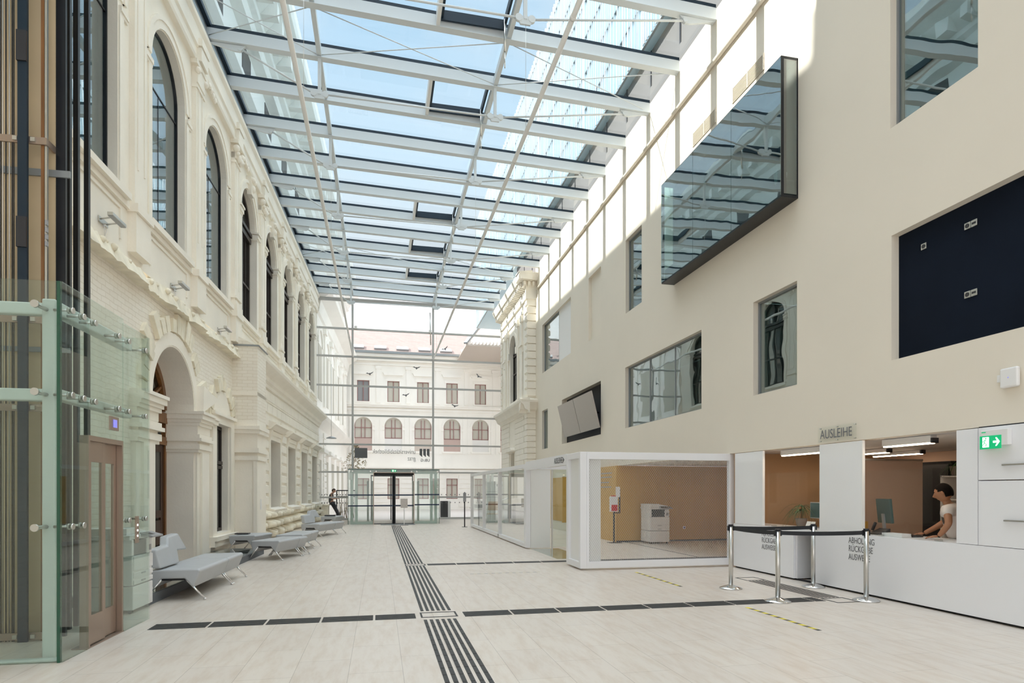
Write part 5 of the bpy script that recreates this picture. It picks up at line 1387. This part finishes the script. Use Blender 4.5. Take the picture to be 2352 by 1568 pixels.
# inside: table, chair, scanner arm, banner, plan chest
tb_ = thing('folding_table', 'white folding table at the far end of glass room', 'table', (4.35, 27.75, 0))
MB().box(-.3, -.35, .70, .45, .35, .73).build('table_top', 'white_steel', tb_, bev=.004)
for x in (-.22, .38):
    for y in (-.28, .28): MB().tube((x, y, 0), (x, y, .70), .016).build('leg', 'plastic_grey', tb_)
pcx = thing('desk_printer', 'small grey printer on the folding table', 'printer', (4.42, 27.75, .73))
MB().box(-.2, -.18, 0, .25, .18, .16).build('body', 'plastic_grey', pcx, bev=.01); MB().box(-.14, -.1, .16, -.04, 0, .36).build('paper_feed', 'plastic_white', pcx)
wc = thing('wooden_chair', 'tan wooden chair in the glass room', 'chair', (5.02, 27.6, 0))
MB().box(-.24, -.22, .44, .24, .22, .47).build('seat', 'wood_chair', wc, bev=.012)
m_ = MB(); m_.hexa([(-.25, -.24, .62), (.25, -.24, .62), (.25, -.21, .62), (-.25, -.21, .62)], [(-.22, -.30, 1.02), (.22, -.30, 1.02), (.22, -.27, 1.02), (-.22, -.27, 1.02)]); m_.build('backrest', 'wood_chair', wc, bev=.012)
for x in (-.22, .22):
    MB().path([(x, -.26, 0), (x, -.2, .44), (x, -.24, .64)], .013).build('leg', 'chrome', wc); MB().tube((x, .24, 0), (x, .18, .44), .013).build('leg', 'chrome', wc)
bn = thing('rollup_banner', 'tall grey roll-up banner with yellow corner mark', 'banner', (5.30, 28.6, 0))
MB().box(-.45, 0, .08, .45, .01, 1.95).build('sheet', 'plastic_white', bn); MB().box(-.47, -.08, 0, .47, .10, .08).build('foot', 'plastic_grey', bn)
MB().box(.20, -.004, 1.68, .36, 0, 1.9).build('yellow_mark', 'tape_yellow', bn)
for z in (1.45, 1.35, 1.2): MB().box(-.35, -.004, z, .25, 0, z+.02).build('text_line', 'plastic_grey', bn)
sa = thing('book_scanner', 'white book scanner with bent arm in the glass room', 'scanner', (5.72, 27.75, 0))
MB().hexa([(-.12, -.2, 0), (.3, -.2, 0), (.3, .2, 0), (-.12, .2, 0)], [(-.25, -.2, .9), (.2, -.2, .9), (.2, .2, .9), (-.25, .2, .9)]).build('body', 'plastic_white', sa, bev=.02)
MB().path([(-.3, 0, .95), (-.42, 0, 1.3), (-.36, 0, 1.75)], .045, 10).path([(-.35, 0, 1.0), (.1, 0, 1.18)], .035, 8).build('arm', 'plastic_white', sa)
MB().box(-.45, -.12, 1.7, -.2, .12, 1.82).build('camera_head', 'plastic_grey', sa, bev=.02)
pc = thing('drawer_chest', 'grey chest of many shallow drawers in the glass room', 'chest', (6.16, 26.95, 0))
MB().box(-.26, -.30, .03, .26, .35, .92).build('body', 'plastic_grey', pc)
for k in range(14):
    MB().box(-.25, -.32, .06+k*.06, .25, -.30, .105+k*.06).build('drawer', 'plastic_white', pc)
MB().box(-.2, -.2, .921, .2, .2, .945).build('papers', 'paper', pc)
fe = MB().tube((XR-.2, 18.5, 1.35), (XR-.2, 18.5, 1.5), .05, 12)
ws_ = thing('wall_speaker', 'small dark wall lamp bracket above the glass room', 'lamp', (XR-.6, 19.5, 1.95))
MB().box(-.02, -.3, -.02, .5, .0, .02).box(-.1, -.25, -.06, .1, 0, .06).build('body', 'plastic_dark', ws_)

# ================================================================ glass entrance porch
vp = thing('entrance_porch', 'green tinted glass porch with sliding doors at the end of hall', 'entrance porch', (0, 0, 0))
a, b, y0, y1 = -1.38, 2.69, 28.3, 32.6
f = MB()
f.box(a, y0, 2.44, b, y0+.03, 2.48).box(a, y0, 0, a+.02, y0+.05, 2.48).box(b-.02, y0, 0, b, y0+.05, 2.48)
f.box(a, y0, 2.47, b, y1, 2.49)
f.build('edge_trim', 'glass_edge', vp)
f = MB()
for x in (a+.10, a+.30, b-.22, b-.42): f.box(x, y0+.12, 0, x+.12, y0+.22, 2.38)
for x in (-.62, -.40, 1.62, 1.86): f.box(x, y1-1.2, 0, x+.10, y1-1.0, 2.0)
f.box(a+.08, y0+.10, 2.28, b-.08, y0+.2, 2.44).box(a+.2, y0+.1, 0, -.3, y0+.16, .12).box(1.56, y0+.1, 0, b-.2, y0+.16, .12)
f.build('steel_frame', 'green_steel', vp)
for (p, q, z0, z1) in ((a, -.27, 0, 2.47), (1.54, b, 0, 2.47), (-.27, 1.54, 2.32, 2.47)): MB().box(p, y0, z0, q, y0+.014, z1).build('glass_panel', 'glass_green', vp)
for x in (a, b): MB().box(x-.007, y0, 0, x+.007, y1, 2.47).build('glass_panel', 'glass_green', vp)
MB().box(a, y0, 2.46, b, y1, 2.47).build('glass_roof_panel', 'glass_green', vp)
f = MB(); f.box(-.28, y0-.03, 0, -.25, y0+.1, 2.34).box(1.52, y0-.03, 0, 1.55, y0+.1, 2.34).box(-.28, y0-.03, 2.31, 1.55, y0+.1, 2.34)
f.build('door_frame', 'bronze', vp)
MB().box(-.26, y0+.02, 2.22, 1.53, y0+.14, 2.30).box(-.26, y0+.02, 0, 1.53, y0+.14, .03).build('door_track', 'black_matte', vp)
for p, q in ((-.25, .60), (.66, 1.52)):
    o = MB().box(p, y0+.05, .03, q, y0+.062, 2.22).build('sliding_door', 'glass_clear', vp)
    xx = q if p < 0 else p
    MB().box(xx-.05, y0+.04, .03, xx+.05, y0+.08, 2.25).build('edge_profile', 'black', o)
    for zz in (1.28, .80): MB().box(p, y0+.038, zz, q, y0+.048, zz+.065).build('safety_band', 'navy_band', o)
for p, q, zz in ((a, -.28, 1.285), (a, -.28, .80), (1.56, b, 1.30), (1.56, b, .84)): MB().box(p, y0-.012, zz, q, y0-.004, zz+.06).build('safety_band', 'navy_band', vp)
for x in (a+.08, a+.2, a+.98, -.15, 1.42, 1.66, b-.1):
    for z in ((2.38,) if a+.1 < x < b-.15 else (2.38, 1.6, .78)): MB().tube((x, y0-.02, z), (x, y0-.005, z), .03, 12).build('glass_fixing', 'steel', vp)
exs = MB().box(.52, y0-.03, 2.36, .74, y0-.008, 2.46).build('exit_sign', 'exit_green', vp)
MB().box(.56, y0-.036, 2.375, .62, y0-.03, 2.445).prism([(.66, 2.40), (.69, 2.40), (.69, 2.38), (.72, 2.41), (.69, 2.44), (.69, 2.42), (.66, 2.42)], 'y', y0-.036, y0-.03).build('exit_symbol', 'exit_white', exs)
f = MB()
for x in (-.45, .55, .68, 1.66): f.box(x, y1-.1, 0, x+.05, y1, 2.3)
f.box(-.45, y1-.1, 2.25, 1.7, y1, 2.33); f.build('outer_door_frame', 'frame_brown', vp)
MB().box(a+.05, y0+.02, 2.0, a+.2, y0+.2, 2.3).build('sensor', 'white_steel', vp)
tag(MB().box(.05, 27.45, 0, 1.55, 28.25, .012).build('door_mat', 'zinc'), 'dark grey door mat before the sliding doors', 'mat')
st = thing('sign_stand', 'grey notice board on a slim stand before the sliding doors', 'sign stand', (1.05, 27.3, 0))
MB().box(-.16, -.12, 0, .18, .12, .012).build('base', 'plastic_dark', st); MB().box(-.02, -.01, .012, .02, .01, .8).build('pole', 'plastic_white', st)
MB().box(-.15, -.02, .76, .15, -.01, 1.16).build('board', 'brushed', st, bev=.004)
sp_ = thing('reader_post', 'slim dark post with grey reader right of the porch', 'post', (3.46, 25.4, 0))
MB().tube((0, 0, 0), (0, 0, 1.45), .025, 12).tube((0, 0, 0), (0, 0, .012), .12, 20).build('pole', 'plastic_dark', sp_)
MB().box(-.06, -.04, 1.05, .06, .04, 1.42).build('reader_head', 'plastic_grey', sp_, bev=.01)

# ================================================================ outside, beyond the glass
bi = thing('litter_bin', 'dark rectangular bin outside right of the porch', 'bin', (3.55, 34.2, -.01))
MB().box(-.25, -.2, 0, .15, .2, .95).build('body', 'plastic_dark', bi); MB().box(.15, -.2, 0, .3, .2, .95).build('side_panel', 'plastic_white', bi)
cgx = thing('fenced_shrub', 'black railing with a bare shrub outside left of the porch', 'railing', (-2.3, 35.2, -.01))
f = MB()
for k in range(9): f.tube((.0+k*.13, 0, 0), (k*.13, 0, 1.55), .010, 6)
f.box(-.03, -.02, 1.5, 1.1, .02, 1.56).box(-.03, -.02, 1.18, 1.1, .02, 1.22).box(-.05, -.03, 0, 0, .03, 1.55)
f.build('railing', 'black', cgx)
r = random.Random(9)
tw = MB()
for k in range(26):
    x = r.uniform(.1, 1.0); tw.tube((x, .3, 0), (x+r.uniform(-.2, .2), .3+r.uniform(-.2, .2), r.uniform(.8, 1.4)), .015, 5, .004)
tw.build('twigs', 'leaf_dry', cgx)
tree = thing('courtyard_tree', 'thin ochre-leaved tree outside above the porch on the left', 'tree', (-1.55, 36.5, -.01))
MB().tube((0, 0, 0), (.1, 0, 3.4), .035, 8, .015).build('trunk', 'wood_brown', tree)
lf = MB()
for k in range(420):
    a_ = r.uniform(0, 2*PI); q = r.uniform(0, 1)**.5; z = r.uniform(2.6, 4.2)
    rad = max(.1, .75*(1-abs(z-3.0)/1.4))*q
    c = Vector((rad*math.cos(a_)+.2, rad*math.sin(a_), z)); n_ = Vector((r.uniform(-1, 1), r.uniform(-1, 1), r.uniform(-1, 1))).normalized(); u_ = n_.orthogonal()*.05; v_ = n_.cross(u_).normalized()*.03
    lf.quad(c-u_, c-v_, c+u_, c+v_)
o = lf.build('leaves', 'leaf_dry', tree, fix=False); o['kind'] = 'stuff'
ldg = thing('stone_ledge', 'rough stone ledge outside on which a person leans', 'ledge', (-2.80, 34.0, -.01))
MB().box(-.2, -.5, 0, .16, .5, .72).box(-.22, -.55, .72, .2, .55, .8).build('block', 'stone_rough', ldg, bev=.03)
hl = thing('hanging_lamp', 'round grey hanging lamp outside beyond the left end of glass wall', 'lamp', (-2.55, 34.5, 4.35))
MB().lathe((0, 0, 0), [(.02, .10), (.12, .08), (.28, .0), (.27, -.02), (.02, .02)], 20).build('shade', 'zinc', hl); MB().tube((0, 0, .1), (0, 0, 4), .008, 6).build('cord', 'plastic_dark', hl)
# ================================================================ people
def skinned(name, nodes, edges, m, parent, levels=2, root=0):
    """continuous body surface grown round a skeleton: nodes = [(xyz, rx, ry)], edges = index pairs"""
    me = bpy.data.meshes.new(name); me.from_pydata([n[0] for n in nodes], edges, []); me.update()
    o = bpy.data.objects.new(name, me); COL.objects.link(o); me.materials.append(M[m])
    sk = o.modifiers.new('skin', 'SKIN'); sk.use_smooth_shade = True
    for i, n in enumerate(nodes):
        v = me.skin_vertices[0].data[i]; v.radius = (n[1], n[2] if len(n) > 2 else n[1]); v.use_root = (i == root)
    sb = o.modifiers.new('smooth', 'SUBSURF'); sb.levels = levels; sb.render_levels = levels
    if parent is not None: o.parent = parent
    return o
def head(parent, c, yaw, pitch, skin, hair, s=1.0, long_hair=False):
    """head with a face, ears and hair; the face looks along +x before turning"""
    mw = Matrix.Translation(c) @ Matrix.Rotation(yaw, 4, 'Z') @ Matrix.Rotation(pitch, 4, 'Y') @ Matrix.Scale(s, 4)
    nU, nV = 28, 22; vs_ = []; fs_ = []
    for j in range(nV+1):
        ph = PI*j/nV
        for i in range(nU):
            t = 2*PI*i/nU
            x, y, z = math.sin(ph)*math.cos(t), math.sin(ph)*math.sin(t), math.cos(ph)
            fx, fy, fz = .098*x, .076*y, .118*z
            if z < 0: fy *= 1-.32*z*z; fx *= (1-.10*z*z) if x > 0 else (1-.45*z*z)
            if x > 0:
                g = lambda a, b, sa, sb: math.exp(-((fy-a)/sa)**2-((fz-b)/sb)**2)
                fx += .030*g(0, -.022, .011, .020)+.014*g(0, .0, .009, .025)       # nose
                fx += .008*g(0, -.066, .022, .008)                                   # lips
                fx += .010*g(0, -.100, .022, .014)                                   # chin
                fx -= .012*(g(.031, .008, .014, .011)+g(-.031, .008, .014, .011))     # eye sockets
                fx += .007*(g(.03, .030, .022, .008)+g(-.03, .030, .022, .008))       # brows
            vs_.append((fx, fy, fz))
    for j in range(nV):
        for i in range(nU): fs_.append((j*nU+i, (j+1)*nU+i, (j+1)*nU+(i+1) % nU, j*nU+(i+1) % nU))
    m_ = MB(); m_.add(vs_, fs_, True)
    for sg in (-1, 1):
        m_.ball((-.008, sg*.078, -.008), .030, 10, (.55, .28, 1)); m_.ball((.0, sg*.083, -.008), .018, 8, (.5, .3, .9))
    m_.build('head', skin, parent, mw)
    e_ = MB()
    for sg in (-1, 1): e_.ball((.0735, sg*.031, .008), .0105, 10)
    e_.build('eyes', 'paper', parent, mw)
    e_ = MB()
    for sg in (-1, 1):
        e_.ball((.0815, sg*.031, .007), .0045, 8); e_.bar((.095, sg*.016, .030), (.083, sg*.046, .030), .007, .006)
    e_.build('brows_and_pupils', hair, parent, mw)
    MB().bar((.084, -.018, -.067), (.084, .018, -.067), .006, .005).build('mouth', 'red' if skin == 'skin_light' else 'wood_brown', parent, mw)
    hv = []; hf = []
    for j in range(nV+1):
        ph = PI*j/nV
        for i in range(nU):
            t = 2*PI*i/nU; x, y, z = math.sin(ph)*math.cos(t), math.sin(ph)*math.sin(t), math.cos(ph)
            hv.append((.103*x-.006, .081*y, .122*z+.003))
    def keep(p):
        lim = .066 if p[0] > .045 else (.03 if p[0] > .02 else 0) if p[0] > .02 else (.0 if p[0] > -.02 else -.065)
        if abs(p[1]) > .05 and p[0] > -.02: lim = max(lim, .015)
        return p[2] > lim-(.1 if long_hair and p[0] < .0 else 0)
    for j in range(nV):
        for i in range(nU):
            q = (j*nU+i, (j+1)*nU+i, (j+1)*nU+(i+1) % nU, j*nU+(i+1) % nU)
            if sum(keep(hv[a]) for a in q) >= 3: hf.append(q)
    mb = MB(); mb.add(hv, hf, True); o = mb.build('hair', hair, parent, mw)
    so = o.modifiers.new('thickness', 'SOLIDIFY'); so.thickness = .012; so.offset = -1
    return mw
def hand(parent, wrist, dirv, up, skin, curl=.35, side=1, s=1.0):
    """palm, four jointed fingers and a thumb leaving the side of the palm"""
    d = Vector(dirv).normalized(); n = Vector(up); n = (n-d*n.dot(d)).normalized(); lat = d.cross(n)*side
    W = Vector(wrist)
    nodes = [(W, .026*s, .018*s), (W+d*.045*s, .036*s, .015*s), (W+d*.085*s, .040*s, .014*s)]
    skinned('palm', nodes, [(0, 1), (1, 2)], skin, parent, 2)
    for k, L_ in enumerate((.068, .078, .072, .056)):
        b = W+d*(.080-.003*abs(k-1.5))*s+lat*(.030-.020*k)*s
        p = [b]; ang = 0
        for q, f_ in enumerate((.42, .33, .25)):
            ang += curl*(.5+.35*q); dd = d*math.cos(ang)-n*math.sin(ang); p.append(p[-1]+dd*L_*f_*s)
        skinned('finger', [(p[0], .0095*s), (p[1], .0088*s), (p[2], .008*s), (p[3], .0068*s)], [(0, 1), (1, 2), (2, 3)], skin, parent, 2)
    b = W+d*.030*s+lat*.026*s; dd = (d*.7+lat*.7-n*.15).normalized(); e2 = (d*.95+lat*.25-n*.2).normalized()
    skinned('thumb', [(b, .012*s), (b+dd*.035*s, .0105*s), (b+dd*.035*s+e2*.030*s, .0085*s)], [(0, 1), (1, 2)], skin, parent, 2)

# man working at the counter, leaning on both arms, facing along the counter away from the camera
mn = thing('person', 'man in a white printed t-shirt leaning over the counter behind the keyboard', 'person', (-.16, -.13, 0))
body = [((7.70, 6.90, .86), .13, .10), ((7.68, 6.90, 1.02), .12, .092), ((7.65, 6.91, 1.16), .135, .095), ((7.62, 6.92, 1.27), .11, .08), ((7.60, 6.94, 1.33), .058, .055), ((7.59, 6.965, 1.40), .055, .058),
        ((7.76, 6.99, 1.255), .056, .056), ((7.47, 6.83, 1.255), .056, .056), ((7.79, 7.13, 1.09), .046, .046), ((7.38, 6.72, 1.08), .046, .046), ((7.70, 7.22, .99), .040, .038), ((7.345, 6.76, .985), .040, .038),
        ((7.60, 7.31, .905), .029, .027), ((7.31, 6.81, .905), .029, .027),
        ((7.76, 6.88, .70), .095, .095), ((7.62, 6.86, .70), .095, .095), ((7.78, 6.86, .42), .062, .062), ((7.62, 6.84, .42), .062, .062), ((7.80, 6.82, .08), .042, .042), ((7.62, 6.80, .08), .042, .042), ((7.76, 6.93, .04), .04, .035), ((7.58, 6.91, .04), .04, .035)]
for i in list(range(0, 1))+list(range(14, 22)):            # the legs stand behind the worktop's back edge
    (x, y, z), q1, q2 = body[i]; body[i] = ((x+(.16 if i else .06), y, z), q1, q2)
ed = [(0, 1), (1, 2), (2, 3), (3, 4), (4, 5), (3, 6), (3, 7), (6, 8), (7, 9), (8, 10), (9, 11), (10, 12), (11, 13), (0, 14), (0, 15), (14, 16), (15, 17), (16, 18), (17, 19), (18, 20), (19, 21)]
skinned('body', body, ed, 'skin', mn)
shirt = [(body[0][0][:2]+(.80,), .15, .125), (body[1][0], .145, .115), (body[2][0], .155, .115), (body[3][0], .128, .10), ((7.605, 6.935, 1.31), .078, .072),
         (body[6][0], .076, .076), (body[7][0], .076, .076), ((7.775, 7.07, 1.165), .070, .070), ((7.415, 6.765, 1.15), .070, .070)]
skinned('t_shirt', shirt, [(0, 1), (1, 2), (2, 3), (3, 4), (3, 5), (3, 6), (5, 7), (6, 8)], 'shirt_white', mn)
B = lambda i: body[i][0]
tr2 = [(B(0)[:2]+(.93,), .14, .112), (B(14), .108, .108), (B(15), .108, .108), (B(16), .076, .076), (B(17), .076, .076), (B(18), .06, .06), (B(19), .06, .06)]
skinned('trousers', tr2, [(0, 1), (0, 2), (1, 3), (2, 4), (3, 5), (4, 6)], 'trousers', mn)
head(mn, (7.56, 6.965, 1.475), PI/2+.45, .30, 'skin', 'hair', 1.06)
hand(mn, (7.60, 7.30, .905), (-.5, .85, -.08), (0, 0, 1), 'skin', .30, 1)
hand(mn, (7.31, 6.81, .905), (-.45, .9, -.08), (0, 0, 1), 'skin', .30, -1)
pm = Matrix.Translation((7.65, 6.91, 1.14)) @ Matrix.Rotation(PI/2+.60, 4, 'Z') @ Matrix.Rotation(.12, 4, 'Y')
MB().ball((.078, 0, 0), .10, 14, (.48, .62, 1.05)).build('shirt_print', 'shirt_print', mn, pm)

# person outside leaning on the ledge with a phone
pw = thing('person', 'person in black with a phone leaning on the stone ledge outside', 'person', (-2.52, 34.0, -.01))
b2_ = [((0, 0, .88), .13, .11), ((-.02, 0, 1.05), .12, .10), ((.0, 0, 1.22), .14, .10), ((.05, 0, 1.36), .10, .09), ((.08, 0, 1.42), .045, .045),
       ((.04, .16, 1.33), .05, .05), ((.04, -.16, 1.33), .05, .05), ((.03, .20, 1.10), .042, .042), ((.03, -.20, 1.10), .042, .042), ((.26, .08, 1.09), .032, .032), ((.26, -.08, 1.09), .032, .032),
       ((.10, .09, .80), .09, .09), ((.10, -.09, .80), .09, .09), ((.28, .09, .45), .062, .062), ((.28, -.09, .45), .062, .062), ((.42, .09, .08), .042, .042), ((.42, -.09, .08), .042, .042), ((.52, .09, .04), .038, .035), ((.52, -.09, .04), .038, .035)]
e2_ = [(0, 1), (1, 2), (2, 3), (3, 4), (3, 5), (3, 6), (5, 7), (6, 8), (7, 9), (8, 10), (0, 11), (0, 12), (11, 13), (12, 14), (13, 15), (14, 16), (15, 17), (16, 18)]
skinned('body', b2_, e2_, 'skin_light', pw)
skinned('t_shirt', [((0, 0, .80), .14, .12)]+[(c, r1+.04, r2_+.04) for c, r1, r2_ in b2_[1:4]]+[(b2_[5][0], .08, .08), (b2_[6][0], .08, .08), ((.035, .19, 1.2), .06, .06), ((.035, -.19, 1.2), .06, .06)], [(0, 1), (1, 2), (2, 3), (3, 4), (3, 5), (4, 6), (5, 7)], 'plastic_dark', pw)
skinned('trousers', [((0, 0, .98), .15, .13)]+[(c, r1+.03, r2_+.03) for c, r1, r2_ in b2_[11:17]], [(0, 1), (0, 2), (1, 3), (2, 4), (3, 5), (4, 6)], 'trousers', pw)
head(pw, (.13, 0, 1.52), 0, .45, 'skin_light', 'wood_dark', 1.0)
hand(pw, (.26, .08, 1.09), (.9, -.3, .2), (0, 0, 1), 'skin_light', .6, 1); hand(pw, (.26, -.08, 1.09), (.9, .3, .2), (0, 0, 1), 'skin_light', .6, -1)
MB().box(.36, -.04, 1.11, .38, .04, 1.25).build('phone', 'plastic_dark', pw)
